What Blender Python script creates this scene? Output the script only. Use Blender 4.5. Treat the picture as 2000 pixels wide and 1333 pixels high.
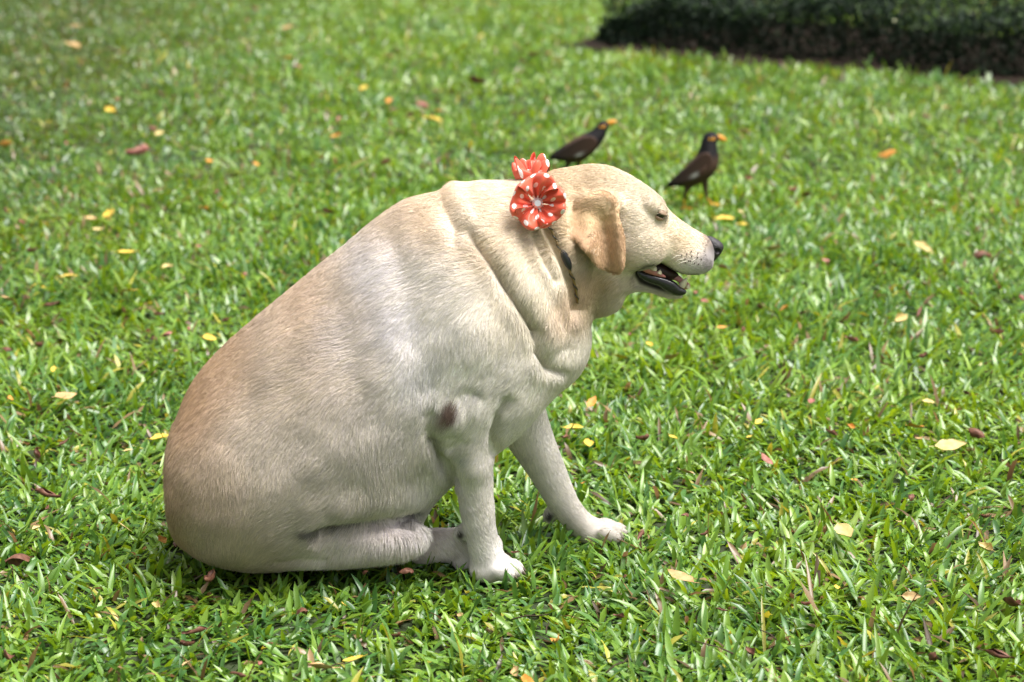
import bpy, bmesh, math, random
import numpy as np
from mathutils import Vector, Matrix

random.seed(7)
RNG = np.random.default_rng(11)
SC = bpy.context.scene
COL = SC.collection
for _o in list(bpy.data.objects):
    bpy.data.objects.remove(_o)

# ------------------------------------------------------------------ camera
CAM_Y, CAM_Z, PITCH, FPX = -3.59, 1.23, math.radians(13.6), 4500.0
cam_data = bpy.data.cameras.new('camera')
cam_data.sensor_width = 22.3
cam_data.lens = FPX / 2000.0 * 22.3
cam_data.clip_start = 0.05
cam_data.clip_end = 1000.0
cam_data.dof.use_dof = True
cam_data.dof.focus_distance = 3.62
cam_data.dof.aperture_fstop = 3.1
cam = bpy.data.objects.new('camera', cam_data)
cam.location = (0, CAM_Y, CAM_Z)
cam.rotation_euler = (math.radians(90) - PITCH, 0, 0)
COL.objects.link(cam)
SC.camera = cam

# ------------------------------------------------------------------ sky, sun, exposure
SUN_EL, SUN_AZ = math.radians(68), math.radians(112)     # azimuth measured from +Y (away from camera) towards +X
world = bpy.data.worlds.new('World')
SC.world = world
world.use_nodes = True
wn, wl = world.node_tree.nodes, world.node_tree.links
wn.clear()
w_out = wn.new('ShaderNodeOutputWorld')
w_bg = wn.new('ShaderNodeBackground')
w_sky = wn.new('ShaderNodeTexSky')
w_sky.sky_type = 'NISHITA'
w_sky.sun_disc = False
w_sky.sun_elevation = SUN_EL
w_sky.sun_rotation = SUN_AZ
w_sky.dust_density = 6.0
w_sky.air_density = 1.0
w_sky.ozone_density = 1.0
w_hs = wn.new('ShaderNodeHueSaturation')                # a veiled, overcast sky: much less blue than a clear one
w_hs.inputs['Saturation'].default_value = 0.22
wl.new(w_sky.outputs[0], w_hs.inputs['Color'])
wl.new(w_hs.outputs[0], w_bg.inputs['Color'])
w_bg.inputs['Strength'].default_value = 0.095
wl.new(w_bg.outputs[0], w_out.inputs['Surface'])

sun_data = bpy.data.lights.new('sun', 'SUN')
sun_data.energy = 3.3
sun_data.angle = math.radians(38)
sun_data.color = (1.0, 0.97, 0.93)
sun = bpy.data.objects.new('sun', sun_data)
_d = Vector((math.sin(SUN_AZ) * math.cos(SUN_EL), math.cos(SUN_AZ) * math.cos(SUN_EL), math.sin(SUN_EL)))
sun.rotation_euler = _d.to_track_quat('Z', 'Y').to_euler()
sun.location = _d * 20
COL.objects.link(sun)

SC.view_settings.view_transform = 'Standard'
SC.view_settings.look = 'None'
SC.view_settings.exposure = 1.05
SC.view_settings.gamma = 1.0
SC.view_settings.use_curve_mapping = False
SC.cycles.max_bounces = 8
SC.cycles.diffuse_bounces = 4
SC.cycles.transmission_bounces = 4
SC.cycles.transparent_max_bounces = 8
SC.cycles.use_denoising = True
SC.cycles_curves.shape = 'RIBBONS'

# ------------------------------------------------------------------ pixel -> world helpers
_cp, _sp = math.cos(PITCH), math.sin(PITCH)
def ray(px, py):
    a, b = (px - 1000.0) / FPX, (666.5 - py) / FPX
    return np.array([a, _cp + b * _sp, -_sp + b * _cp])
def P(px, py, Y):
    d = ray(px, py); t = (Y - CAM_Y) / d[1]
    return np.array([d[0] * t, Y, CAM_Z + d[2] * t])
def G(px, py, z=0.0):
    d = ray(px, py); t = (z - CAM_Z) / d[2]
    return np.array([d[0] * t, CAM_Y + d[1] * t, z])

# ------------------------------------------------------------------ mesh helpers
def np_mesh(name, verts, faces, smooth=True):
    """faces: list of int arrays (n,3) / (n,4)"""
    me = bpy.data.meshes.new(name)
    verts = np.asarray(verts, dtype=np.float32)
    faces = [np.asarray(f, dtype=np.int32) for f in faces if len(f)]
    me.vertices.add(len(verts))
    me.vertices.foreach_set('co', verts.ravel())
    loops = np.concatenate([f.ravel() for f in faces])
    sizes = np.concatenate([np.full(len(f), f.shape[1], dtype=np.int32) for f in faces])
    starts = np.concatenate([[0], np.cumsum(sizes)[:-1]]).astype(np.int32)
    me.loops.add(len(loops)); me.loops.foreach_set('vertex_index', loops)
    me.polygons.add(len(sizes)); me.polygons.foreach_set('loop_start', starts)
    me.update(calc_edges=True)
    if smooth:
        me.polygons.foreach_set('use_smooth', np.ones(len(sizes), dtype=bool))
    me.validate()
    return me
def set_colors(me, cols, name='coat'):
    at = me.attributes.new(name, 'FLOAT_COLOR', 'POINT')
    c = np.ones((len(cols), 4), dtype=np.float32); c[:, :3] = cols
    at.data.foreach_set('color', c.ravel())
def link(name, me, mat=None, parent=None):
    o = bpy.data.objects.new(name, me)
    COL.objects.link(o)
    if mat is not None:
        me.materials.clear() if hasattr(me, 'materials') else None
        me.materials.append(mat)
    if parent is not None:
        o.parent = parent
        o.matrix_parent_inverse = Matrix.Translation(-Vector(parent.location))
    return o
def tag(o, label=None, cat=None, group=None, kind=None):
    if label: o['label'] = label
    if cat: o['category'] = cat
    if group: o['group'] = group
    if kind: o['kind'] = kind
    return o
def empty(name, loc):
    o = bpy.data.objects.new(name, None)
    o.empty_display_size = 0.05
    o.location = loc
    COL.objects.link(o)
    return o

def vnoise(x, y, seed=0):
    """smooth 2D value noise in [0,1]"""
    r = np.random.default_rng(seed).random((256, 256))
    xi, yi = np.floor(x).astype(int), np.floor(y).astype(int)
    fx, fy = x - xi, y - yi
    fx, fy = fx * fx * (3 - 2 * fx), fy * fy * (3 - 2 * fy)
    a, b = r[xi % 256, yi % 256], r[(xi + 1) % 256, yi % 256]
    c, d = r[xi % 256, (yi + 1) % 256], r[(xi + 1) % 256, (yi + 1) % 256]
    return (a * (1 - fx) + b * fx) * (1 - fy) + (c * (1 - fx) + d * fx) * fy

# ------------------------------------------------------------------ material helpers
def mat_new(name):
    m = bpy.data.materials.new(name); m.use_nodes = True
    nt = m.node_tree
    return m, nt.nodes, nt.links, nt.nodes['Principled BSDF']
def mat_plain(name, col, rough=0.5, spec=0.5, noise=0.0, scale=40.0, bump=0.0, **kw):
    m, n, l, b = mat_new(name)
    b.inputs['Base Color'].default_value = (*col, 1)
    b.inputs['Roughness'].default_value = rough
    b.inputs['Specular IOR Level'].default_value = spec
    for k, v in kw.items():
        b.inputs[k.replace('_', ' ')].default_value = v
    if noise or bump:
        tc = n.new('ShaderNodeTexCoord'); t = n.new('ShaderNodeTexNoise')
        t.inputs['Scale'].default_value = scale; t.inputs['Detail'].default_value = 6
        l.new(tc.outputs['Object'], t.inputs['Vector'])
        if noise:
            mx = n.new('ShaderNodeMix'); mx.data_type = 'RGBA'
            mx.inputs[6].default_value = (*[c * (1 - noise) for c in col], 1)
            mx.inputs[7].default_value = (*[min(1, c * (1 + noise)) for c in col], 1)
            l.new(t.outputs['Fac'], mx.inputs[0]); l.new(mx.outputs[2], b.inputs['Base Color'])
        if bump:
            bp = n.new('ShaderNodeBump'); bp.inputs['Strength'].default_value = bump
            bp.inputs['Distance'].default_value = 0.002
            l.new(t.outputs['Fac'], bp.inputs['Height']); l.new(bp.outputs[0], b.inputs['Normal'])
    return m
def mat_attr(name, rough=0.6, spec=0.3, attr='coat', noise=0.0, scale=200.0, sheen=0.0, bump=0.0):
    m, n, l, b = mat_new(name)
    a = n.new('ShaderNodeAttribute'); a.attribute_name = attr
    src = a.outputs['Color']
    if noise or bump:
        tc = n.new('ShaderNodeTexCoord'); t = n.new('ShaderNodeTexNoise')
        t.inputs['Scale'].default_value = scale; t.inputs['Detail'].default_value = 4
        l.new(tc.outputs['Object'], t.inputs['Vector'])
        if noise:
            mr = n.new('ShaderNodeMapRange')
            mr.inputs['To Min'].default_value = 1 - noise; mr.inputs['To Max'].default_value = 1 + noise
            l.new(t.outputs['Fac'], mr.inputs['Value'])
            mx = n.new('ShaderNodeVectorMath'); mx.operation = 'SCALE'
            l.new(src, mx.inputs[0]); l.new(mr.outputs[0], mx.inputs['Scale'])
            src = mx.outputs[0]
        if bump:
            bp = n.new('ShaderNodeBump'); bp.inputs['Strength'].default_value = bump
            bp.inputs['Distance'].default_value = 0.003
            l.new(t.outputs['Fac'], bp.inputs['Height']); l.new(bp.outputs[0], b.inputs['Normal'])
    l.new(src, b.inputs['Base Color'])
    b.inputs['Roughness'].default_value = rough
    b.inputs['Specular IOR Level'].default_value = spec
    if sheen:
        b.inputs['Sheen Weight'].default_value = sheen
        b.inputs['Sheen Roughness'].default_value = 0.5
    return m

# ------------------------------------------------------------------ implicit-surface helpers
def seg_dist(X, Z, poly, closed=True):
    n = len(poly); D = np.full(X.shape, 1e9)
    for i in range(n if closed else n - 1):
        a, b = poly[i], poly[(i + 1) % n]
        e = b - a; L = (e ** 2).sum() + 1e-12
        t = np.clip(((X - a[0]) * e[0] + (Z - a[1]) * e[1]) / L, 0, 1)
        D = np.minimum(D, np.hypot(X - a[0] - t * e[0], Z - a[1] - t * e[1]))
    return D
def inside_poly(X, Z, poly):
    ins = np.zeros(X.shape, bool); n = len(poly)
    for i in range(n):
        (x1, z1), (x2, z2) = poly[i], poly[(i + 1) % n]
        if z1 == z2: continue
        c = ((z1 > Z) != (z2 > Z)) & (X < (x2 - x1) * (Z - z1) / (z2 - z1) + x1)
        ins ^= c
    return ins
def smooth_poly(pts, it=2):
    p = np.asarray(pts, float)
    for _ in range(it):                                   # Chaikin corner cutting
        q = np.roll(p, -1, 0)
        p = np.stack([.75 * p + .25 * q, .25 * p + .75 * q], 1).reshape(-1, 2)
    return p
def inflate(xs, zs, poly, iters=400):
    """Poisson-inflated squared half thickness T2(x,z) of a polygon; negative outside"""
    X, Z = np.meshgrid(xs, zs, indexing='ij')
    h = xs[1] - xs[0]
    lo, hi = poly.min(0) - 3 * h, poly.max(0) + 3 * h
    i0, i1 = np.searchsorted(xs, [lo[0], hi[0]]); j0, j1 = np.searchsorted(zs, [lo[1], hi[1]])
    i0, j0 = max(i0 - 1, 0), max(j0 - 1, 0); i1, j1 = min(i1 + 1, len(xs)), min(j1 + 1, len(zs))
    sx, sz = X[i0:i1, j0:j1], Z[i0:i1, j0:j1]
    ins = inside_poly(sx, sz, poly)
    u = np.zeros(sx.shape)
    # multi-resolution start: solve on coarse strides, then refine with damped Jacobi
    D = seg_dist(sx, sz, poly)
    u = np.where(ins, D * (D.max() * 1.2 - D * 0.5) * 0.6, 0)
    for _ in range(iters):
        p = np.pad(u, 1)
        u = np.where(ins, 0.25 * (p[2:, 1:-1] + p[:-2, 1:-1] + p[1:-1, 2:] + p[1:-1, :-2] + h * h), 0)
    T2 = np.full(X.shape, np.nan)
    sl = np.sqrt(2 * u[ins].max()) if ins.any() else 0.01
    full = -seg_dist(X, Z, poly) * sl * 1.2
    full[i0:i1, j0:j1] = np.where(ins, 2 * u, full[i0:i1, j0:j1])
    for _ in range(5):                                    # soften the stair-steps of the grid along the outline
        p = np.pad(full, 1, mode='edge')
        full = 0.25 * p[1:-1, 1:-1] + 0.125 * (p[2:, 1:-1] + p[:-2, 1:-1] + p[1:-1, 2:] + p[1:-1, :-2]) + 0.0625 * (p[2:, 2:] + p[:-2, 2:] + p[2:, :-2] + p[:-2, :-2])
    return full
def smin(a, b, k):
    h = np.maximum(k - np.abs(a - b), 0) / k
    return np.minimum(a, b) - h * h * k * 0.25
def smax(a, b, k):
    return -smin(-a, -b, k)
def surface_nets(F, org, h):
    nx, ny, nz = F.shape
    ins = F < 0
    c = [ins[i:nx - 1 + i, j:ny - 1 + j, k:nz - 1 + k] for i in (0, 1) for j in (0, 1) for k in (0, 1)]
    s = sum(x.astype(np.int8) for x in c)
    act = (s > 0) & (s < 8)
    idx = np.argwhere(act)
    vid = np.full(act.shape, -1, np.int64); vid[act] = np.arange(len(idx))
    acc = np.zeros((len(idx), 3)); cnt = np.zeros(len(idx))
    I, J, K = idx.T
    for ax in range(3):
        o1, o2 = [a for a in range(3) if a != ax]
        for a in (0, 1):
            for b in (0, 1):
                off = np.zeros(3, int); off[o1] = a; off[o2] = b
                e = np.zeros(3, int); e[ax] = 1
                f0 = F[I + off[0], J + off[1], K + off[2]]
                f1 = F[I + off[0] + e[0], J + off[1] + e[1], K + off[2] + e[2]]
                m = (f0 < 0) != (f1 < 0)
                t = np.where(m, f0 / np.where(m, f0 - f1, 1), 0)
                acc[m] += off + t[m, None] * e
                cnt[m] += 1
    V = org + h * (idx + acc / cnt[:, None])
    quads = []
    for ax in range(3):
        o1, o2 = [(1, 2), (2, 0), (0, 1)][ax]
        sh = [slice(1, -1)] * 3; sh[ax] = slice(0, -1)
        s0 = tuple(sh); sh2 = [slice(1, -1)] * 3; sh2[ax] = slice(1, None); s1 = tuple(sh2)
        A, B = ins[s0], ins[s1]
        for flip, m in ((False, A & ~B), (True, ~A & B)):
            q = np.argwhere(m)
            if not len(q): continue
            base = q + 1; base[:, ax] -= 1
            def vd(d1, d2):
                p = base.copy(); p[:, o1] += d1; p[:, o2] += d2
                return vid[p[:, 0], p[:, 1], p[:, 2]]
            r = np.stack([vd(-1, -1), vd(0, -1), vd(0, 0), vd(-1, 0)], 1)
            quads.append(r[:, ::-1] if flip else r)
    Q = np.concatenate(quads)
    Q = Q[(Q >= 0).all(1)]
    return V, Q
def relax(V, Q, it=2, lam=0.5):
    E = np.concatenate([Q[:, [0, 1]], Q[:, [1, 2]], Q[:, [2, 3]], Q[:, [3, 0]]])
    E = np.concatenate([E, E[:, ::-1]])
    deg = np.bincount(E[:, 0], minlength=len(V)).astype(float)
    for _ in range(it):
        S = np.stack([np.bincount(E[:, 0], V[E[:, 1], a], len(V)) for a in range(3)], 1) / np.maximum(deg, 1)[:, None]
        V = V + lam * (S - V)
    return V
def vert_normals(V, Q):
    n = np.cross(V[Q[:, 2]] - V[Q[:, 0]], V[Q[:, 3]] - V[Q[:, 1]])
    N = np.stack([sum(np.bincount(Q[:, c], n[:, a], len(V)) for c in range(4)) for a in range(3)], 1)
    return N / np.maximum(np.linalg.norm(N, axis=1), 1e-12)[:, None]
def blend_map(X, Z, anchors, vals):
    """gaussian-weighted blend; anchors (n,2) in metres, vals (n,) or (n,c) -> same shape as X (+c). anchors carry a radius"""
    vals = np.asarray(vals, float)
    W = np.zeros(X.shape); R = np.zeros(X.shape + vals.shape[1:])
    for (ax, az, r), v in zip(anchors, vals):
        w = np.exp(-((X - ax) ** 2 + (Z - az) ** 2) / (2 * r * r)) + 1e-9 / (1e-4 + (X - ax) ** 2 + (Z - az) ** 2)
        W += w; R += w[..., None] * v if vals.ndim > 1 else w * v
    return R / (W[..., None] if vals.ndim > 1 else W)

class Field:
    """a sampled implicit volume"""
    def __init__(s, lo, hi, h):
        s.h = h; s.lo = np.array(lo, float)
        n = np.ceil((np.array(hi) - s.lo) / h).astype(int) + 1
        s.xs, s.ys, s.zs = [s.lo[a] + h * np.arange(n[a]) for a in range(3)]
        s.F = np.full(n, 0.2, np.float32)
    def sub(s, lo, hi):
        r = []
        for a, ax in enumerate((s.xs, s.ys, s.zs)):
            i0, i1 = np.searchsorted(ax, [lo[a], hi[a]])
            r.append(slice(max(0, i0 - 1), min(len(ax), i1 + 1)))
        return tuple(r)
    def poly_field(s, pts, yc, k=1.0, tmax=None, scale2=1.0, iters=400, smooth=2, Yp=None, margin=0.05, pix=True):
        """profile given in pixels at the plane Yp, inflated about yc (number or function of x,z arrays)"""
        if pix:
            w = np.array([P(a, b, Yp if Yp is not None else yc)[[0, 2]] for a, b in pts])
        else:
            w = np.array(pts, float)
        poly = smooth_poly(w, smooth)
        lo2, hi2 = poly.min(0) - margin, poly.max(0) + margin
        sl = s.sub((lo2[0], -9, lo2[1]), (hi2[0], 9, hi2[1]))
        xs, zs = s.xs[sl[0]], s.zs[sl[2]]
        T2 = inflate(xs, zs, poly, iters)
        X, Z = np.meshgrid(xs, zs, indexing='ij')
        kk = k(X, Z) if callable(k) else k
        T2 = np.where(T2 > 0, T2 * kk * kk, T2)
        if tmax is not None:
            tm = tmax * tmax
            T2 = np.where(T2 > 0, tm * (1 - np.exp(-T2 / tm)), T2)
        ycm = yc(X, Z) if callable(yc) else np.full(X.shape, float(yc))
        gx, gz = np.gradient(T2, s.h)
        g2 = gx ** 2 + gz ** 2
        tm = math.sqrt(max(T2.max(), 1e-8))
        y0, y1 = ycm[T2 > -0.01 * tm].min() - tm - margin, ycm[T2 > -0.01 * tm].max() + tm + margin
        sl = (sl[0], s.sub((0, y0, 0), (0, y1, 0))[1], sl[2])
        Y = s.ys[sl[1]][None, :, None]
        dy = Y - ycm[:, None, :]
        gm = np.sqrt(4 * dy * dy + g2[:, None, :]) + 0.15 * tm
        return sl, ((dy * dy - T2[:, None, :]) / gm).astype(np.float32)
    def ell_field(s, c, r, margin=0.05, rot=None):
        c, r = np.array(c, float), np.array(r, float)
        m = r.max() + margin
        sl = s.sub(c - m, c + m)
        d = [ax[q] - c[a] for a, (ax, q) in enumerate(zip((s.xs, s.ys, s.zs), sl))]
        X, Y, Z = np.meshgrid(*d, indexing='ij')
        if rot is not None:                              # rotation in the x,z plane (radians) then optional about z
            ca, sa = math.cos(rot), math.sin(rot)
            X, Z = ca * X + sa * Z, -sa * X + ca * Z
        k0 = np.sqrt((X / r[0]) ** 2 + (Y / r[1]) ** 2 + (Z / r[2]) ** 2)
        k1 = np.sqrt((X / r[0] ** 2) ** 2 + (Y / r[1] ** 2) ** 2 + (Z / r[2] ** 2) ** 2)
        return sl, (k0 * (k0 - 1) / np.maximum(k1, 1e-6)).astype(np.float32)
    def cone_field(s, a, b, ra, rb, margin=0.04):
        a, b = np.array(a, float), np.array(b, float)
        lo = np.minimum(a - ra, b - rb) - margin; hi = np.maximum(a + ra, b + rb) + margin
        sl = s.sub(lo, hi)
        X, Y, Z = np.meshgrid(s.xs[sl[0]], s.ys[sl[1]], s.zs[sl[2]], indexing='ij')
        e = b - a; L = (e ** 2).sum()
        t = np.clip(((X - a[0]) * e[0] + (Y - a[1]) * e[1] + (Z - a[2]) * e[2]) / L, 0, 1)
        d = np.sqrt((X - a[0] - t * e[0]) ** 2 + (Y - a[1] - t * e[1]) ** 2 + (Z - a[2] - t * e[2]) ** 2)
        return sl, (d - (ra + (rb - ra) * t)).astype(np.float32)
    def add(s, slf, k=0.01):
        sl, f = slf; s.F[sl] = smin(s.F[sl], f, k)
    def cut(s, slf, k=0.005):
        sl, f = slf; s.F[sl] = smax(s.F[sl], -f, k)
    def mesh(s, it=2):
        V, Q = surface_nets(s.F, s.lo, s.h)
        return relax(V, Q, it), Q

# =================================================================== ground
M_soil, n, l, b = mat_new('lawn_soil')
tc = n.new('ShaderNodeTexCoord'); t1 = n.new('ShaderNodeTexNoise'); t2 = n.new('ShaderNodeTexNoise')
t1.inputs['Scale'].default_value = 35; t1.inputs['Detail'].default_value = 8
t2.inputs['Scale'].default_value = 3.0; t2.inputs['Detail'].default_value = 4
l.new(tc.outputs['Object'], t1.inputs['Vector']); l.new(tc.outputs['Object'], t2.inputs['Vector'])
cr1 = n.new('ShaderNodeValToRGB')
cr1.color_ramp.elements[0].position = 0.3; cr1.color_ramp.elements[0].color = (.012, .014, .005, 1)
cr1.color_ramp.elements[1].position = 0.75; cr1.color_ramp.elements[1].color = (.035, .042, .012, 1)
l.new(t1.outputs['Fac'], cr1.inputs['Fac'])
mx = n.new('ShaderNodeMix'); mx.data_type = 'RGBA'
l.new(t2.outputs['Fac'], mx.inputs[0]); l.new(cr1.outputs[0], mx.inputs[6]); mx.inputs[7].default_value = (.025, .045, .010, 1)
# beyond the modelled blades the sheet itself carries the turf's colour
dist = n.new('ShaderNodeVectorMath'); dist.operation = 'DISTANCE'; dist.inputs[1].default_value = (0, 5.0, 0)
l.new(tc.outputs['Object'], dist.inputs[0])
mr = n.new('ShaderNodeMapRange'); mr.inputs['From Min'].default_value = 5.5; mr.inputs['From Max'].default_value = 8.0
l.new(dist.outputs['Value'], mr.inputs['Value'])
cr2 = n.new('ShaderNodeValToRGB')
cr2.color_ramp.elements[0].position = 0.3; cr2.color_ramp.elements[0].color = (.035, .090, .018, 1)
cr2.color_ramp.elements[1].position = 0.7; cr2.color_ramp.elements[1].color = (.110, .210, .030, 1)
l.new(t1.outputs['Fac'], cr2.inputs['Fac'])
mx2 = n.new('ShaderNodeMix'); mx2.data_type = 'RGBA'
l.new(mr.outputs[0], mx2.inputs[0]); l.new(mx.outputs[2], mx2.inputs[6]); l.new(cr2.outputs[0], mx2.inputs[7])
l.new(mx2.outputs[2], b.inputs['Base Color']); b.inputs['Roughness'].default_value = 0.95
bp = n.new('ShaderNodeBump'); bp.inputs['Distance'].default_value = 0.02; bp.inputs['Strength'].default_value = 0.6
l.new(t1.outputs['Fac'], bp.inputs['Height']); l.new(bp.outputs[0], b.inputs['Normal'])
gs = 300.0
me = np_mesh('ground', [(-gs, -gs, 0), (gs, -gs, 0), (gs, gs, 0), (-gs, gs, 0)], [np.array([[0, 1, 2, 3]])], smooth=False)
tag(link('ground', me, M_soil), kind='structure')

# bare soil bed under the hedge: lawn edge traced on the ground
BE0, BE1 = G(1085, 98)[:2], G(2000, 174)[:2]
bdir = (BE1 - BE0) / np.linalg.norm(BE1 - BE0); bnor = np.array([-bdir[1], bdir[0]])
if bnor[1] < 0: bnor = -bnor
def bed(s, d): p = BE0 + bdir * s + bnor * d; return p
BED_L = 5.5; BED_W = 1.75
M_bed = mat_plain('bed_soil', (.020, .014, .010), rough=0.95, spec=0.1, noise=0.5, scale=25, bump=0.6)
rs, rd = np.linspace(0, BED_L, 120), np.linspace(0, BED_W, 40)
SS, DD = np.meshgrid(rs, rd, indexing='ij')
jit = (vnoise(SS * 6, DD * 0 + 3, 31) - 0.5) * 0.10
edge = np.clip(1 - DD / 0.3, 0, 1)
PX = BE0[0] + bdir[0] * (SS) + bnor[0] * (DD + jit * edge); PY = BE0[1] + bdir[1] * SS + bnor[1] * (DD + jit * edge)
PZ = 0.008 + 0.03 * vnoise(SS * 14, DD * 14, 32) * np.clip(DD / 0.1, 0, 1) * np.clip((BED_W - DD) / 0.1, 0, 1)
idx = np.arange(SS.size).reshape(SS.shape)
q = np.stack([idx[:-1, :-1], idx[1:, :-1], idx[1:, 1:], idx[:-1, 1:]], -1).reshape(-1, 4)
me = np_mesh('soil_bed', np.stack([PX, PY, PZ], -1).reshape(-1, 3), [q])
tag(link('soil_bed', me, M_bed), kind='structure')

# =================================================================== the dog's body
DY = -0.05                       # the dog's middle plane
def W2(px, py, Y=DY):
    p = P(px, py, Y); return p[0], p[2]
def anchors_px(lst, Y=DY):
    """lst of (px,py,radius_px)"""
    return [(*W2(a, b, Y), r / 1213.0) for a, b, r in lst]

TORSO = [(1088,338),(1040,349),(1000,358),(960,359),(915,362),(890,362),(868,373),(840,383),(800,392),(762,412),(722,442),(682,478),
         (642,508),(600,543),(560,577),(520,609),(480,643),(440,678),(405,714),(376,752),(354,800),(340,850),(332,900),
         (328,950),(331,1000),(341,1040),(364,1062),(400,1068),(440,1075),(500,1080),(560,1082),(640,1080),(720,1074),
         (780,1060),(815,1030),(835,995),(858,962),(890,935),(935,905),(985,868),(1030,826),(1064,788),(1095,757),
         (1126,732),(1144,703),(1153,668),(1153,635),(1150,615),(1160,570),(1175,500),(1170,420),(1130,350)]
HEAD = [(1070,345),(1112,328),(1153,322),(1185,325),(1215,336),(1247,354),(1274,372),(1291,387),(1297,398),(1305,412),(1320,425),
        (1342,440),(1366,454),(1384,461),(1396,470),(1402,486),(1396,506),(1388,518),(1377,527),(1361,532),(1339,534),
        (1325,531),(1309,521),(1290,512),(1274,507),(1256,510),(1244,522),(1240,540),(1238,566),(1226,567),(1222,572),
        (1221,582),(1216,595),(1201,609),(1180,617),(1155,619),(1135,600),(1115,560),(1090,480),(1070,400)]
JAW = [(1190,515),(1225,524),(1242,530),(1252,541),(1270,549),(1290,556),(1310,562),(1330,565),(1342,570),(1340,577),(1333,583),
       (1317,586),(1298,582),(1280,575),(1261,570),(1242,567),(1220,568),(1190,570)]
EAR = [(1199,384),(1205,410),(1212,439),(1219,458),(1222,480),(1222,510),(1219,529),(1209,540),(1195,539),(1179,529),(1160,515),
       (1149,493),(1138,476),(1125,468),(1113,459),(1109,449),(1115,431),(1124,415),(1142,396),(1170,385)]
LEG_N = [(858,800),(865,845),(879,900),(893,950),(901,1000),(908,1040),(916,1075),(922,1104),(928,1128),(968,1138),(1002,1137),
         (1014,1126),(1010,1112),(998,1098),(980,1072),(969,1040),(965,1000),(962,940),(960,880),(962,830),(985,770),
         (990,690),(950,640),(890,660),(865,730)]
LEG_F = [(1056,775),(1077,845),(1096,895),(1115,945),(1131,982),(1158,1012),(1192,1022),(1212,1036),(1216,1052),(1186,1064),(1148,1060),
         (1114,1042),(1089,1014),(1069,986),(1053,956),(1030,920),(1008,888),(980,850),(960,780),(990,700),(1050,700)]
HIND_N = [(500,1040),(560,1020),(620,1008),(680,1001),(740,1002),(790,1010),(822,1024),(836,1042),(834,1060),(815,1080),(760,1094),
          (690,1104),(620,1106),(560,1102),(500,1090)]
FOOT_N = [(790,1034),(830,1036),(860,1038),(900,1032),(940,1030),(962,1038),(978,1050),(984,1064),(980,1084),(950,1094),(900,1094),(850,1094),(800,1094)]

dog = empty('dog', (0.0, DY, 0.0))
tag(dog, 'heavy cream and tan dog sitting on the lawn, mouth open', 'dog')

lo = P(300, 1130, -0.2); hi = P(1440, 300, 0.2)
H = 0.003
body = Field((P(300, 1000, -0.3)[0], -0.335, -0.012), (P(1430, 400, 0)[0], 0.235, 0.70), H)
# torso and neck
kmap = lambda X, Z: blend_map(X, Z, anchors_px([(420,850,140),(640,800,140),(820,600,120),(900,800,70),(1000,500,70),(1100,500,60),(1100,680,60)]),
                              [1.0, 1.04, 0.94, 0.86, 0.92, 0.82, 0.9])
body.add(body.poly_field(TORSO, DY, k=kmap, iters=1600, margin=0.06), 0.01)
# haunches: a low broad bulge over the thigh on each side
for sy in (-1, 1):
    c = P(520, 965, DY); body.add(body.ell_field((c[0], DY + sy * 0.100, 0.164), (0.155, 0.092, 0.120), 0.06, rot=0.15), 0.07)
# shoulders
for sy in (-1, 1):
    c = P(900, 660, DY); body.add(body.ell_field((c[0], DY + sy * 0.098, c[2] - 0.02), (0.10, 0.05, 0.13), 0.06, rot=0.5), 0.06)
# head
hk = lambda X, Z: blend_map(X, Z, anchors_px([(1130,430,50),(1200,430,45),(1260,430,30),(1300,450,25),(1350,480,28),(1390,490,20),(1180,570,40)]),
                            [0.72, 0.74, 0.80, 0.80, 0.86, 0.78, 0.72])
body.add(body.poly_field(HEAD, DY, k=hk, iters=700, margin=0.04), 0.018)
body.add(body.poly_field(JAW, DY, k=lambda X, Z: blend_map(X, Z, anchors_px([(1200,545,25),(1300,570,25)]), [1.5, 1.35]), iters=300, margin=0.03), 0.010)
# brow ridges, cheeks, upper lips, eye sockets
for sy in (-1, 1):
    c = P(1281, 399, DY); body.add(body.ell_field((c[0], DY + sy * 0.034, c[2]), (0.020, 0.012, 0.009), 0.03, rot=-0.6), 0.016)
    c = P(1345, 505, DY); body.add(body.ell_field((c[0], DY + sy * 0.020, c[2]), (0.036, 0.017, 0.020), 0.03, rot=-0.15), 0.014)
    c = P(1248, 480, DY); body.add(body.ell_field((c[0], DY + sy * 0.040, c[2]), (0.036, 0.020, 0.030), 0.03), 0.02)
    c = P(1291, 422, DY); body.cut(body.ell_field((c[0] + 0.002, DY + sy * 0.062, c[2]), (0.016, 0.018, 0.011), 0.03, rot=-0.3), 0.012)
# front legs
legy = lambda yb, yt: (lambda X, Z: yb + (yt - yb) * np.clip((Z - 0.05) / 0.35, 0, 1))
body.add(body.poly_field(LEG_N, legy(-0.142, -0.176), k=lambda X, Z: np.clip(1.12 - 0.2 * np.clip((Z - 0.2) / 0.15, 0, 1), 0.5, 1.2), Yp=-0.14, iters=500, margin=0.04), 0.014)
body.add(body.poly_field(LEG_F, legy(0.05, 0.03), k=lambda X, Z: np.clip(1.05 - 0.4 * np.clip((Z - 0.2) / 0.15, 0, 1), 0.5, 1.2), Yp=0.05, iters=500, margin=0.04), 0.03)
def near_y0(x, z):
    i = int(round((x - body.xs[0]) / H)); j = int(round((z - body.zs[0]) / H))
    col_ = body.F[i, :, j] < 0
    return float(body.ys[np.argmax(col_)]) if col_.any() else DY - 0.14
# elbow callus and its roll of skin
c = P(870, 792, -0.20); body.add(body.ell_field((c[0], near_y0(c[0], c[2]) + 0.0155, c[2]), (0.030, 0.021, 0.036), 0.03, rot=0.25), 0.012)
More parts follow.
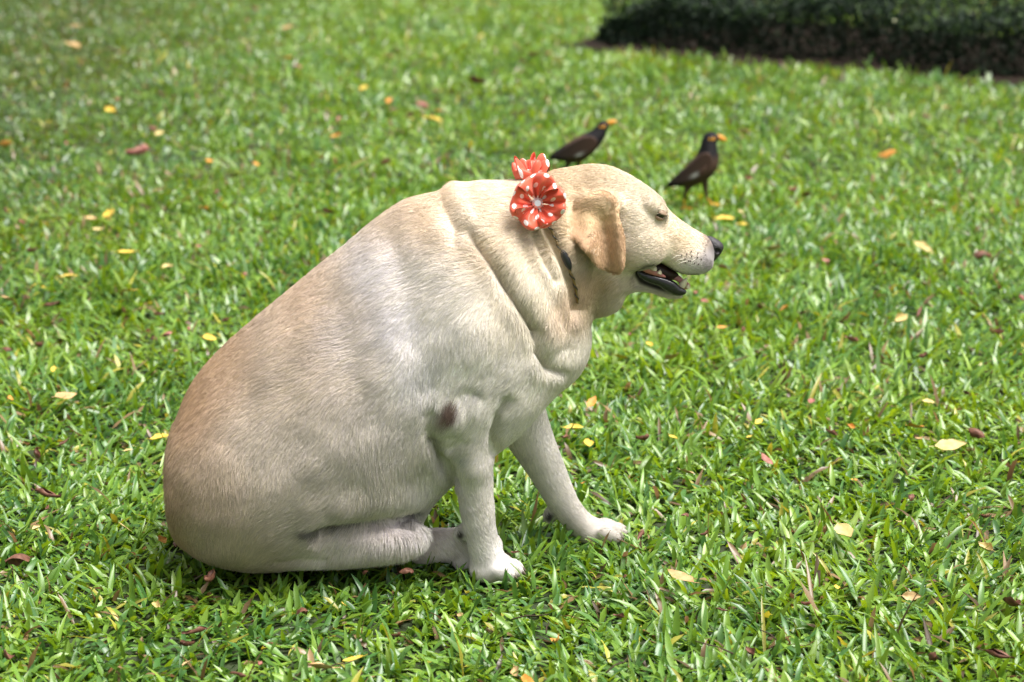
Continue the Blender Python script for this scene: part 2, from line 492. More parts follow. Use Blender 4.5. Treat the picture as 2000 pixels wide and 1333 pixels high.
# toes
CLAWS = []
def paw(c, s=1.0, lift=0.012, ang=0.0):
    body.add(body.ell_field((c[0] - 0.036 * s, c[1], lift + 0.004), (0.034 * s, 0.031 * s, 0.020 * s), 0.03), 0.012)
    for i, (dy, dx) in enumerate(((-0.031, -0.004), (-0.0108, 0.012), (0.0108, 0.012), (0.031, -0.004))):
        x, y = c[0] + dx * s, c[1] + dy * s
        body.add(body.ell_field((x - 0.006 * s, y, lift + 0.008), (0.025 * s, 0.0108 * s, 0.0145 * s), 0.03, rot=-0.32), 0.003)
        CLAWS.append((x + 0.014 * s, y, lift + 0.004))
    for dy in (-0.0205, 0.0, 0.0205):                  # the clefts between the toes
        body.cut(body.cone_field((c[0] - 0.012 * s, c[1] + dy * s, lift + 0.034), (c[0] + 0.034 * s, c[1] + dy * s, lift - 0.004), 0.0016, 0.0042, 0.02), 0.006)
PAW_N, PAW_F = P(992, 1128, -0.142), P(1198, 1048, 0.05)
paw(PAW_N, 0.86, 0.021); paw(PAW_F, 0.86, 0.018)
# carpal pads
for px, py, y in ((899, 1042, -0.142), (1073, 1006, 0.05)):
    c = P(px, py, y); body.add(body.ell_field((c[0], y, c[2]), (0.010, 0.011, 0.014), 0.02), 0.006)
# hind legs lying along the ground (near one traced, far one mirrored)
ny, fy = -0.176, -0.092
wn_ = [P(a, b, ny)[[0, 2]] for a, b in HIND_N]; wf_ = [P(a, b, fy)[[0, 2]] for a, b in FOOT_N]
for sg in (1, -1):
    if sg == -1:
        wn_ = [p_ - np.array([0.16, 0]) for p_ in wn_]; wf_ = [p_ - np.array([0.16, 0]) for p_ in wf_]
    body.add(body.poly_field(wn_, DY + sg * (ny - DY), k=1.0, iters=300, margin=0.04, pix=False), 0.012)
    yb = DY + sg * (fy - DY) + (0.0 if sg == 1 else 0.055)
    body.add(body.poly_field(wf_, yb, k=1.0, iters=250, margin=0.03, pix=False), 0.02)
    c = P(950, 1062, fy); cc = np.array([c[0] - (0 if sg == 1 else 0.16), yb, 0.02])
    paw(cc, 0.8, 0.018)
# tail, lying on the grass behind and curling to the far side
tl = [(P(352, 1040, DY)[0], DY + 0.02, 0.075), (P(345, 1060, DY)[0] - 0.005, 0.06, 0.045), (P(372, 1060, DY)[0], 0.15, 0.03), (P(440, 1060, DY)[0], 0.205, 0.022), (P(520, 1060, DY)[0], 0.215, 0.018)]
for i in range(4):
    r0, r1 = [0.034, 0.03, 0.026, 0.02, 0.012][i:i + 2]
    body.add(body.cone_field(tl[i], tl[i + 1], r0, r1), 0.03)

# --- surface folds cut into the volume before the ears go on
V0 = None
def head_surf_y():
    """outer half width of the field per (x,z) on the near side"""
    ins = body.F < 0
    first = np.argmax(ins, axis=1)
    y = body.ys[first]
    return np.where(ins.any(1), y, np.nan)
NEARY = head_surf_y()
def near_y(x, z):
    i = int(round((x - body.xs[0]) / H)); j = int(round((z - body.zs[0]) / H))
    y = NEARY[min(max(i, 0), NEARY.shape[0] - 1), min(max(j, 0), NEARY.shape[1] - 1)]
    return float(y) if np.isfinite(y) else DY
# ears: thin hanging flaps that follow the side of the head, standing off it towards the tip
ear_sl = body.sub((P(1080,450,DY)[0], -9, P(1150,600,DY)[2]), (P(1260,450,DY)[0], 9, P(1150,340,DY)[2]))
EX0, EZ1 = W2(1180, 388)
def ear_yc(sg):
    def f(X, Z):
        d = np.clip((EZ1 - Z) / 0.125, 0, 1)
        off = 0.058 + 0.034 * d ** 0.75 - 0.016 * d ** 4                # stands out from the skull, tip turning in
        ex, ez = W2(1135, 462)
        off = off + 0.024 * np.exp(-(((X - ex) / 0.015) ** 2 + ((Z - ez) / 0.018) ** 2))   # rolled rear edge
        fx0, fz0 = W2(1200, 400); fx1, fz1 = W2(1214, 530)
        t = np.clip((fz0 - Z) / (fz0 - fz1), 0, 1); fx = fx0 + (fx1 - fx0) * t
        off = off + 0.010 * np.exp(-((X - fx) / 0.008) ** 2) * (1 - 0.6 * t)  # raised front edge
        off = off - 0.013 * np.exp(-((X - (fx - 0.022)) / 0.010) ** 2) * np.clip(d * 3, 0, 1) + 0.009 * np.exp(-((X - (fx - 0.045)) / 0.010) ** 2) * np.clip(d * 3, 0, 1) # shallow hollow down the middle
        return DY + sg * off
    return f
ear_fields = []
for sg in (-1, 1):
    slf = body.poly_field(EAR, ear_yc(sg), k=1.0, tmax=0.0048, Yp=DY - 0.085, iters=200, margin=0.02)
    ear_fields.append(slf)
    body.add(slf, 0.005)
# ear roots
for sg in (-1, 1):
    c = P(1172, 396, DY - 0.06); body.add(body.ell_field((c[0], DY + sg * 0.054, c[2] - 0.002), (0.034, 0.012, 0.011), 0.03, rot=-0.05), 0.020)
# trim to the ground
Zg = body.zs[None, None, :]
body.F = np.maximum(body.F, (0.004 - Zg).astype(np.float32))
BV, BQ = body.mesh(3)
# keep the largest connected piece only
def largest(V, Q):
    par = np.arange(len(V))
    E = np.concatenate([Q[:, [0, 1]], Q[:, [1, 2]], Q[:, [2, 3]], Q[:, [3, 0]]])
    while True:
        m = np.minimum(par[E[:, 0]], par[E[:, 1]])
        n = par.copy(); np.minimum.at(n, E[:, 0], m); np.minimum.at(n, E[:, 1], m)
        n = n[n]; n = n[n]
        if (n == par).all(): break
        par = n
    u, cnt = np.unique(par, return_counts=True)
    keep = par == u[cnt.argmax()]
    mp = np.cumsum(keep) - 1
    return V[keep], mp[Q[keep[Q].all(1)]]
BV, BQ = largest(BV, BQ)
BN = vert_normals(BV, BQ)

# --- folds, wrinkles and muscle relief as displacement along the normal
isear = np.zeros(len(BV), bool)
for (sl, f) in ear_fields:
    ii = np.stack([np.clip(np.round((BV[:, a] - ax[0]) / H).astype(int) - s_.start, 0, f.shape[a] - 1) for a, (ax, s_) in enumerate(zip((body.xs, body.ys, body.zs), sl))], 1)
    inb = np.all([(BV[:, a] >= ax[s_.start]) & (BV[:, a] <= ax[s_.stop - 1]) for a, (ax, s_) in enumerate(zip((body.xs, body.ys, body.zs), sl))], axis=0)
    isear |= inb & (f[ii[:, 0], ii[:, 1], ii[:, 2]] < 0.0030)
FOLDS = [  # polyline (px), depth m (+ = groove), sigma px
    ([(925,455),(940,475),(970,512),(1000,560),(1030,607),(1046,632)], 0.010, 12),
    ([(932,462),(940,475),(970,512),(1000,560),(1030,607),(1046,632),(1050,672),(1068,708),(1098,722)], 0.005, 5),
    ([(958,452),(990,492),(1020,540),(1055,600),(1080,650)], -0.007, 24),
    ([(1046,632),(1050,672),(1068,708),(1100,724)], 0.009, 11),
    ([(1064,640),(1078,690),(1108,712),(1128,712)], -0.003, 20),
    ([(850,392),(872,420),(893,456)], 0.006, 20),
    ([(882,384),(910,420),(935,450)], -0.006, 16),
    ([(1068,440),(1085,470),(1104,510),(1120,555),(1130,612)], 0.017, 13),
    ([(1048,460),(1066,500),(1085,540)], 0.007, 9),
    ([(1085,600),(1105,640),(1100,670)], 0.003, 18),
    ([(848,775),(844,812),(854,852),(872,905)], 0.008, 13),
    ([(852,838),(863,870),(875,908),(886,940)], 0.018, 9),
    ([(640,1012),(670,1002),(710,996),(760,995),(812,1006)], 0.022, 14),
    ([(552,1074),(600,1066),(642,1066)], 0.006, 9),
    ([(690,955),(740,948),(790,950),(825,965)], -0.006, 30),
    ([(920,735),(935,742)], 0.003, 12),
    ([(760,470),(800,560),(830,660),(840,720)], 0.006, 34),
    ([(860,470),(900,560),(930,650)], -0.005, 40),
    ([(640,560),(690,680),(720,780)], 0.004, 45),
    ([(968,880),(966,830),(978,788),(996,760)], 0.014, 11),
    ([(852,838),(866,850),(886,852),(906,838)], 0.004, 9),
    ([(925,900),(922,840),(925,780)], -0.004, 26),
    ([(1226,470),(1234,500),(1238,530)], 0.002, 20),
    ([(1310,450),(1300,470),(1290,495)], 0.003, 12),
]
sidew = np.clip(np.abs(BN[:, 1]) * 1.6, 0, 1)
disp = np.zeros(len(BV))
for pl, dep, sg in FOLDS:
    w = np.array([W2(a, b, DY - 0.1) for a, b in pl])
    d = seg_dist(BV[:, 0], BV[:, 2], w, closed=False)
    disp -= dep * np.exp(-(d / (sg / 1240.0)) ** 2)
ux, uz = BV[:, 0] * 0.8 + BV[:, 2] * 0.6, -BV[:, 0] * 0.6 + BV[:, 2] * 0.8
disp += (vnoise(ux * 9 + 40, uz * 22 + 40, 3) - 0.5) * 0.004 * (1 - isear)
disp += (vnoise(BV[:, 0] * 30 + 70, BV[:, 2] * 30 + 70, 4) - 0.5) * 0.002
disp[isear] *= 0.15
hx = W2(1245, 400)[0]
disp = disp * (1 - 0.65 * np.clip((BV[:, 0] - hx) / 0.03 + 1, 0, 1))
disp *= np.clip((BV[:, 2] - 0.03) / 0.05, 0, 1)
BV = BV + BN * (disp * sidew)[:, None]
BV = relax(BV, BQ, 1, 0.4)
BV[:, 2] = np.maximum(BV[:, 2], 0.003)
BN = vert_normals(BV, BQ)

# --- coat colour (the coat's own, plus fold shade above the hind leg; same on both flanks)
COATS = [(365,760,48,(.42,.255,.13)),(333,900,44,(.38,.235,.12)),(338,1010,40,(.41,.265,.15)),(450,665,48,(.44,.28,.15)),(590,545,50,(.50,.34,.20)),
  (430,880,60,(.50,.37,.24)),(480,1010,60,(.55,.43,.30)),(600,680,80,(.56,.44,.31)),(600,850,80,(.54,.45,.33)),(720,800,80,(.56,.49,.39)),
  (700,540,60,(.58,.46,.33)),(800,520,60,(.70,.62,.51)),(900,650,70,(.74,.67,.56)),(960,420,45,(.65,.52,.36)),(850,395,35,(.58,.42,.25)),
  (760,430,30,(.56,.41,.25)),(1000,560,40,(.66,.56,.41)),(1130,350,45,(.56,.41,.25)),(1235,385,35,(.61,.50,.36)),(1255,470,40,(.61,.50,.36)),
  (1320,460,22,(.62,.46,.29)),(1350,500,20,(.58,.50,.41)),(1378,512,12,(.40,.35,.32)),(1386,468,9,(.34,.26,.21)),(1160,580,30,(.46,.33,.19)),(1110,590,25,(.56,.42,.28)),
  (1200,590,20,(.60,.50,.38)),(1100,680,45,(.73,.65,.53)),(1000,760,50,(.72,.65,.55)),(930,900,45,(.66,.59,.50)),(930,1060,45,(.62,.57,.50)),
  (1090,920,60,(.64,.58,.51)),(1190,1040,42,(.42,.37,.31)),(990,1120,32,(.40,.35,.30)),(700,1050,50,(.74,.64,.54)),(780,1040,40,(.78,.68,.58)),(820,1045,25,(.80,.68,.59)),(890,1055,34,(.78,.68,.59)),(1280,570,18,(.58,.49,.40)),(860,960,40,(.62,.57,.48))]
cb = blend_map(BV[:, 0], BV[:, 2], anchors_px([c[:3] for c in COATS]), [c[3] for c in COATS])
def spot(px, py, r, col, amt=1.0, Y=DY - 0.1, sq=1.0, sharp=None):
    x, z = W2(px, py, Y)
    w = amt * np.exp(-(((BV[:, 0] - x) / (r / 1240)) ** 2 + ((BV[:, 2] - z) / (r * sq / 1240)) ** 2) ** (1.5 if sharp is None else sharp))
    cb[:] = cb * (1 - w[:, None]) + np.array(col) * w[:, None]
spot(882, 784, 17, (.085, .045, .03), 0.95, DY - 0.15, 1.4, 3.0); spot(868, 800, 16, (.20, .13, .10), 0.7, DY - 0.15, 1.3)
spot(935, 740, 12, (.22, .20, .17), 0.5)
for px in (620, 660, 700, 740, 780, 810): spot(px, 1012 - 22 * math.sin((px - 600) / 230 * 3.14), 22, (.075, .07, .07), 0.80, DY - 0.11, 0.5)  # fold above the hind leg: dark grey hair, deepened with painted shade
spot(905, 880, 12, (.35, .33, .33), 0.5)
spot(899, 1042, 9, (.03, .025, .025), 1, DY - 0.09, 1.4); spot(1073, 1008, 10, (.03, .025, .025), 1, 0.05, 1.4)
spot(1399, 486, 21, (.075, .062, .065), 0.97, DY, 1.2); spot(1383, 503, 17, (.20, .175, .17), 0.7, DY); spot(1360, 516, 16, (.36, .32, .29), 0.5, DY)
spot(1289, 421, 10, (.16, .11, .08), 0.9, DY - 0.04, 0.55); spot(1299, 420, 6, (.10, .07, .05), 0.8, DY - 0.04)
spot(1345, 466, 30, (.54, .385, .235), 0.65, DY); spot(1379, 500, 20, (.24, .21, .20), 0.75, DY); spot(1350, 516, 22, (.42, .375, .33), 0.6, DY)
spot(1158, 560, 42, (.40, .275, .155), 0.75, DY - 0.05); spot(1105, 585, 34, (.50, .35, .23), 0.6, DY - 0.05); spot(1190, 590, 24, (.50, .40, .28), 0.5, DY - 0.05)
spot(740, 520, 55, (.53, .50, .47), 0.5); spot(785, 610, 50, (.50, .47, .44), 0.55); spot(825, 700, 50, (.52, .49, .45), 0.45); spot(690, 640, 60, (.55, .49, .43), 0.4)
spot(870, 540, 45, (.70, .62, .50), 0.5); spot(905, 430, 40, (.68, .57, .42), 0.5); spot(1000, 420, 40, (.66, .53, .37), 0.5)
mot = vnoise(ux * 11 + 3, uz * 26 + 8, 71) * 0.6 + vnoise(ux * 30 + 3, uz * 60 + 8, 72) * 0.4
cb[~isear] *= (0.90 + 0.20 * mot[~isear])[:, None]
earc = np.array((.45, .28, .16))
cb[isear] = earc * (0.85 + 0.35 * vnoise(BV[isear, 0] * 60, BV[isear, 2] * 25, 9))[:, None]
ex, ez = W2(1160, 400, DY - 0.07)
ex, ez = W2(1168, 412, DY - 0.07)
w = np.exp(-(((BV[:, 0] - ex) / 0.042) ** 2 + ((BV[:, 2] - ez) / 0.026) ** 2) ** 2) * 0.9
cb = cb * (1 - w[:, None]) + np.array((.55, .37, .20)) * w[:, None]
# black lips along the edges of the mouth, dark lining inside
lipu = np.array([W2(a, b, DY) for a, b in [(1243,520),(1256,509),(1274,506),(1290,511),(1309,520),(1325,530),(1339,534),(1361,532)]])
dl = seg_dist(BV[:, 0], BV[:, 2], lipu, closed=False)
w = np.exp(-(dl / 0.0045) ** 2) * 0.9
cb = cb * (1 - w[:, None]) + np.array((.035, .026, .026)) * w[:, None]
jawtop = np.array([W2(a, b, DY) for a, b in [(1243,532),(1252,547),(1270,555),(1290,561),(1310,564),(1330,565),(1342,570)]])
dj = seg_dist(BV[:, 0], BV[:, 2], jawtop, closed=False)
w = np.exp(-(dj / 0.006) ** 2) * 0.95
cb = cb * (1 - w[:, None]) + np.array((.02, .016, .017)) * w[:, None]
lt = np.clip((cb.mean(1) - 0.22) / 0.2, 0, 1)[:, None]
cb = cb * (1 - lt) + lt * cb ** 0.84
cb *= (0.93 + 0.14 * vnoise(ux * 25 + 9, uz * 70 + 9, 6))[:, None]
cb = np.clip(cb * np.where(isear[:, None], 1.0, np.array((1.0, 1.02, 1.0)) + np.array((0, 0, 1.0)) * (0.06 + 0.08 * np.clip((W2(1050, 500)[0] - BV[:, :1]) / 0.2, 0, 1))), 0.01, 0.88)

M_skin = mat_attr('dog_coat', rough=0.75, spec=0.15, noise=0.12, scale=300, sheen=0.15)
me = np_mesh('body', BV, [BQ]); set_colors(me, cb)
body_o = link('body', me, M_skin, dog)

# --- fur: short hairs lying along the coat's growth
FLOW = [(1380,480,-1,-.1),(1330,470,-1,.05),(1260,440,-1,.1),(1200,350,-1,-.1),(1140,350,-1,-.1),(1250,500,-.9,-.3),(1160,560,-.6,-.8),(1200,590,-.4,-.9),
  (1100,420,-1,-.4),(1000,400,-1,-.3),(1050,560,-.3,-1),(900,420,-.9,-.5),(1100,680,-.1,-1),(1000,600,-.4,-.95),(900,560,-.55,-.85),(760,520,-.7,-.7),(650,600,-.85,-.55),
  (500,700,-.8,-.6),(380,800,-.45,-.9),(340,950,-.1,-1),(450,950,-.3,-.95),(600,850,-.6,-.8),(720,780,-.55,-.85),(760,900,-.2,-.95),(640,960,-.6,-.6),
  (820,980,.1,-1),(920,780,-.3,-1),(920,900,0.02,-1),(940,1080,.1,-1),(1080,900,.2,-1),(1160,1030,.7,-.5),(700,1050,-.2,-1),(800,1050,-.1,-1),(880,1050,.9,-.2),(560,1060,-.5,-.7),
  (1290,570,-1,0),(1000,800,-.4,-.9)]
def flow_at(x, z):
    a = anchors_px([(p[0], p[1], 55) for p in FLOW])
    return blend_map(x, z, a, [(p[2], p[3]) for p in FLOW])
NH = 620000
tri = np.concatenate([BQ[:, [0, 1, 2]], BQ[:, [0, 2, 3]]])
ta = 0.5 * np.linalg.norm(np.cross(BV[tri[:, 1]] - BV[tri[:, 0]], BV[tri[:, 2]] - BV[tri[:, 0]]), axis=1)
cen = BV[tri].mean(1)
wgt = ta * np.where(cen[:, 2] < 0.012, 0.05, 1.0)
nearw = np.where(BN[tri[:, 0], 1] > 0.55, 0.45, 1.0) * np.where(cen[:, 0] > W2(1100, 400)[0], 1.8, 1.0)
wgt *= nearw
pick = RNG.choice(len(tri), NH, p=wgt / wgt.sum())
u, v = RNG.random(NH), RNG.random(NH); fl = u + v > 1; u[fl], v[fl] = 1 - u[fl], 1 - v[fl]
T_ = tri[pick]
wts = np.stack([1 - u - v, u, v], 1)
root = (BV[T_] * wts[:, :, None]).sum(1)
nrm = (BN[T_] * wts[:, :, None]).sum(1); nrm /= np.linalg.norm(nrm, axis=1)[:, None]
hcol = (cb[T_] * wts[:, :, None]).sum(1)
# where no hair grows: nose leather, lips, eyes, pads
bald = np.zeros(NH, bool)
x_, z_ = W2(1400, 486); bald |= np.hypot(root[:, 0] - x_, root[:, 2] - z_) < 0.016
bald |= seg_dist(root[:, 0], root[:, 2], lipu, False) < 0.003
bald |= (seg_dist(root[:, 0], root[:, 2], jawtop, False) < 0.005)
x_, z_ = W2(1290, 421, DY - 0.04); bald |= (np.hypot(root[:, 0] - x_, (root[:, 2] - z_) * 1.7) < 0.0078)
for a, b, y in ((899, 1042, -0.142), (1073, 1008, 0.05)):
    x_, z_ = W2(a, b, y); bald |= np.hypot(root[:, 0] - x_, root[:, 2] - z_) < 0.008
bald |= hcol.sum(1) < 0.12
keep = ~bald
root, nrm, hcol, earh = root[keep], nrm[keep], hcol[keep], isear[T_[keep, 0]]
NH = len(root)
f2 = flow_at(root[:, 0], root[:, 2])
f3 = np.stack([f2[:, 0], 0.0 * f2[:, 0], f2[:, 1]], 1)
f3[earh] = (-0.15, 0, -1)
f3 += RNG.normal(0, 0.10, f3.shape)
# swirls so the coat does not comb dead straight
sw = (vnoise(root[:, 0] * 14 + 5, root[:, 2] * 14 + 5, 21) - 0.5) * 0.9
cs, sn = np.cos(sw), np.sin(sw)
f3[:, 0], f3[:, 2] = cs * f3[:, 0] - sn * f3[:, 2], sn * f3[:, 0] + cs * f3[:, 2]
tg = f3 - nrm * (f3 * nrm).sum(1)[:, None]
tg /= np.maximum(np.linalg.norm(tg, axis=1), 1e-6)[:, None]
LEN = [(1380,490,30,.004),(1300,450,50,.006),(1200,360,60,.009),(1160,560,40,.012),(1000,500,70,.016),(1090,680,40,.016),(800,600,120,.018),(500,800,150,.017),
       (740,960,60,.024),(920,900,50,.009),(975,1110,45,.004),(1190,1040,40,.004),(1100,930,70,.008),(700,1060,50,.014),(880,1050,30,.008)]
ln = blend_map(root[:, 0], root[:, 2], anchors_px([l[:3] for l in LEN]), [l[3] for l in LEN])
ln[earh] = 0.006
ln *= RNG.uniform(0.65, 1.25, NH)
# clumping: hairs lean towards a shared tip
cell = np.floor(root / 0.006).astype(int)
hs = (cell[:, 0] * 73856093 ^ cell[:, 1] * 19349663 ^ cell[:, 2] * 83492791) % 4096
cr = RNG.normal(0, 1, (4096, 3))
tg = tg + 0.07 * cr[hs]; tg -= nrm * (tg * nrm).sum(1)[:, None]; tg /= np.maximum(np.linalg.norm(tg, axis=1), 1e-6)[:, None]
lift = RNG.uniform(0.10, 0.30, NH)
NP_ = 4
pts = np.zeros((NH, NP_, 3), np.float32)
for i in range(NP_):
    t = i / (NP_ - 1)
    pts[:, i] = root - nrm * 0.0005 + tg * (ln * t)[:, None] + nrm * (ln * lift * (t ** 0.7) * (1 - 0.45 * t))[:, None]
hc = hcol * RNG.uniform(0.80, 1.20, NH)[:, None]
hc[:, 2] *= RNG.uniform(0.9, 1.08, NH)
hcv = bpy.data.hair_curves.new('fur')
hcv.add_curves([NP_] * NH)
hcv.position_data.foreach_set('vector', pts.ravel())
ra = hcv.attributes.get('radius') or hcv.attributes.new('radius', 'FLOAT', 'POINT')
ra.data.foreach_set('value', np.tile(np.array([.00027, .00024, .00018, .00003], np.float32), NH))
ca_ = hcv.attributes.new('coat', 'FLOAT_COLOR', 'CURVE')
c4 = np.ones((NH, 4), np.float32); c4[:, :3] = np.clip(hc, 0.005, 0.92)
ca_.data.foreach_set('color', c4.ravel())
M_fur = mat_attr('dog_fur', rough=0.5, spec=0.25)
fur_o = link('fur', hcv, M_fur, dog)

# =================================================================== the dog's face
def part_from_poly(name, pts, Yc, mat, k=1.0, tmax=None, h=0.001, iters=300, smooth=2, parent=None, extra=None, Yp=None):
    w = np.array([P(a, b, Yp if Yp is not None else Yc)[[0, 2]] for a, b in pts])
    lo2, hi2 = w.min(0), w.max(0); R = 0.06
    f = Field((lo2[0] - 4 * h, Yc - R, lo2[1] - 4 * h), (hi2[0] + 4 * h, Yc + R, hi2[1] + 4 * h), h)
    f.add(f.poly_field(w, Yc, k=k, tmax=tmax, iters=iters, smooth=smooth, margin=0.004, pix=False), 0.001)
    if extra: extra(f)
    V, Q = f.mesh(2)
    return link(name, np_mesh(name, V, [Q]), mat, parent or dog)

M_nose = mat_plain('nose_leather', (.022, .018, .021), rough=0.42, spec=0.5, bump=0.7, scale=500)
M_lip = mat_plain('black_lip', (.012, .010, .011), rough=0.22, spec=0.6, bump=0.25, scale=260)
M_gum = mat_plain('pink_gum', (.52, .19, .18), rough=0.3, spec=0.5, noise=0.25, scale=120)
M_tongue = mat_plain('tongue', (.58, .25, .25), rough=0.38, spec=0.5, noise=0.15, scale=200, bump=0.2)
M_tooth = mat_plain('tooth', (.70, .62, .44), rough=0.25, spec=0.5, noise=0.1, scale=150)
M_mouth = mat_plain('mouth_lining', (.045, .016, .016), rough=0.4, spec=0.4, noise=0.4, scale=120)
M_eye = mat_plain('eyeball', (.022, .010, .004), rough=0.05, spec=0.8, noise=0.3, scale=120)
M_lid = mat_plain('eyelid', (.30, .205, .14), rough=0.6, spec=0.3, noise=0.3, scale=300)

def nostrils(f):
    for sy in (-1, 1):
        c = P(1400, 489, DY); f.cut(f.ell_field((c[0] + 0.001, DY + sy * 0.0135, c[2]), (0.0062, 0.007, 0.0042), 0.01, rot=-0.6), 0.002)
        c = P(1394, 487, DY); f.cut(f.ell_field((c[0], DY + sy * 0.0205, c[2] - 0.0005), (0.0065, 0.005, 0.0018), 0.01, rot=-0.5), 0.002)
NOSE = [(1378,460),(1390,462),(1402,469),(1410,475),(1414,482),(1411,491),(1403,502),(1394,512),(1388,514),(1385,500),(1380,480)]
part_from_poly('nose', NOSE, DY, M_nose, k=1.2, tmax=0.0245, h=0.0008, extra=nostrils)

cvt = lambda pts: [(1200 + a / 6.06, 380 + b / 6.06) for a, b in pts]
LOWLIP = cvt([(244,905),(256,872),(290,880),(330,908),(420,945),(520,968),(640,1000),(735,1045),(770,1100),(850,1128),(866,1158),(830,1192),(740,1204),(640,1160),(560,1112),(535,1082),(430,1055),(330,1015),(262,965)])
for sy in (-1, 1):
    part_from_poly('lower_lip', LOWLIP, DY + sy * 0.021, M_lip, k=0.9, tmax=0.0085, h=0.001)
GUM = cvt([(290,850),(330,805),(370,830),(430,870),(520,915),(610,960),(640,1000),(560,985),(440,950),(340,915)])
for sy in (-1, 1):
    part_from_poly('gum', GUM, DY + sy * 0.0215, M_gum, k=1.0, tmax=0.006, h=0.001)
TONGUE = cvt([(300,860),(420,850),(520,880),(600,890),(680,925),(740,945),(800,985),(835,1020),(815,1060),(770,1060),(735,1020),(640,1000),(520,980),(400,940)])
part_from_poly('tongue', TONGUE, DY, M_tongue, k=1.0, tmax=0.017, h=0.001)
LINING = cvt([(270,880),(300,800),(380,765),(520,790),(640,850),(740,925),(790,965),(740,985),(660,1030),(540,1010),(400,980),(300,930)])
part_from_poly('mouth_lining', LINING, DY, M_mouth, k=1.0, tmax=0.015, h=0.0012)
GUMF = cvt([(740,1060),(800,1040),(850,1030),(885,1050),(905,1085),(890,1115),(840,1130),(780,1110)])
part_from_poly('gum', GUMF, DY, M_gum, k=1.0, tmax=0.014, h=0.001)
def cone_mesh(name, base, tip, r, mat, parent, bend=(0, 0, 0), seg=10):
    base, tip, bend = map(np.array, (base, tip, bend)); ax = tip - base
    u_ = np.cross(ax, (0, 1, 0.3)); u_ = u_ / np.linalg.norm(u_); v_ = np.cross(ax, u_); v_ /= np.linalg.norm(v_)
    V, Fq = [], []
    prof = [(0, 1.0), (.3, .95), (.6, .7), (.85, .38), (1.0, .08)]
    for t, rr in prof:
        c = base + ax * t + bend * t * t
        for a in range(seg):
            th = 2 * math.pi * a / seg
            V.append(c + r * rr * (math.cos(th) * u_ + math.sin(th) * v_))
    for i in range(len(prof) - 1):
        for a in range(seg):
            Fq.append((i * seg + a, i * seg + (a + 1) % seg, (i + 1) * seg + (a + 1) % seg, (i + 1) * seg + a))
    n0 = len(V); V.append(tip + bend)
    tr = [(len(prof) * seg - seg + a, len(prof) * seg - seg + (a + 1) % seg, n0) for a in range(seg)]
    return link(name, np_mesh(name, V, [np.array(Fq), np.array(tr)]), mat, parent)
def pc(cx, cy, y): return P(1200 + cx / 6.06, 380 + cy / 6.06, y)
for sy in (-1, 1):
    y = DY + sy * 0.016
    cone_mesh('canine_tooth', pc(800, 1085, DY + sy * 0.013), pc(862, 992, DY + sy * 0.017), 0.0058, M_tooth, dog, bend=(-0.001, 0, 0))
    cone_mesh('molar_tooth', pc(465, 900, DY + sy * 0.024), pc(480, 835, DY + sy * 0.0235), 0.0052, M_tooth, dog)
    cone_mesh('molar_tooth', pc(438, 880, DY + sy * 0.024), pc(425, 840, DY + sy * 0.0235), 0.0036, M_tooth, dog)
    cone_mesh('molar_tooth', pc(530, 940, DY + sy * 0.024), pc(545, 893, DY + sy * 0.0235), 0.0042, M_tooth, dog)
    cone_mesh('molar_tooth', pc(390, 778, DY + sy * 0.020), pc(392, 826, DY + sy * 0.0235), 0.0055, M_tooth, dog)
for i, yy in enumerate((-0.010, -0.005, 0.0, 0.005, 0.010)):
    cone_mesh('incisor_tooth', pc(862 + 14 * (1 - abs(i - 2) / 2), 1110, DY + yy), pc(872 + 16 * (1 - abs(i - 2) / 2), 1066, DY + yy), 0.0027, M_tooth, dog)

M_claw = mat_plain('claw', (.16, .12, .10), rough=0.35, spec=0.5)
for c_ in CLAWS:
    cone_mesh('claw', c_, np.array(c_) + np.array([0.0065, 0, -0.006]), 0.0028, M_claw, dog, seg=8)
# eyes: a glossy ball narrowed by two lids
def ball(name, c, r, mat, parent, keep=None, seg=24, rings=16, R=None, thick=0.0):
    V, Fq = [], []
    for i in range(rings + 1):
        ph = math.pi * i / rings
        for j in range(seg):
            th = 2 * math.pi * j / seg
            V.append((math.sin(ph) * math.cos(th), math.sin(ph) * math.sin(th), math.cos(ph)))
    V = np.array(V)
    for i in range(rings):
        for j in range(seg):
            f = (i * seg + j, i * seg + (j + 1) % seg, (i + 1) * seg + (j + 1) % seg, (i + 1) * seg + j)
            if keep is None or keep(V[list(f)].mean(0)): Fq.append(f)
    if R is not None: V = V @ R.T
    return link(name, np_mesh(name, V * r + np.array(c), [np.array(Fq)]), mat, parent)
ex, ez = W2(1290, 421, DY - 0.045)
ey_surf = BV[(np.hypot(BV[:, 0] - ex, BV[:, 2] - ez) < 0.006) & (BV[:, 1] < DY)][:, 1].min()
EYE_DEP = ey_surf + 0.0070
for sy in (-1, 1):
    yy = EYE_DEP if sy < 0 else 2 * DY - EYE_DEP
    e = ball('eye', (ex, yy, ez), 0.0082, M_eye, dog)
    tilt = math.radians(-24)
    Rm = np.array([[math.cos(tilt), 0, -math.sin(tilt)], [0, 1, 0], [math.sin(tilt), 0, math.cos(tilt)]])
    up = ball('eyelid', (ex, yy, ez), 0.0092, M_lid, dog, keep=lambda p: p[2] > 0.20, R=Rm)
    dn = ball('eyelid', (ex, yy, ez), 0.0090, M_lid, dog, keep=lambda p: p[2] < -0.34, R=Rm)
    for o in (up, dn):
        s = o.modifiers.new('thickness', 'SOLIDIFY'); s.thickness = 0.0010

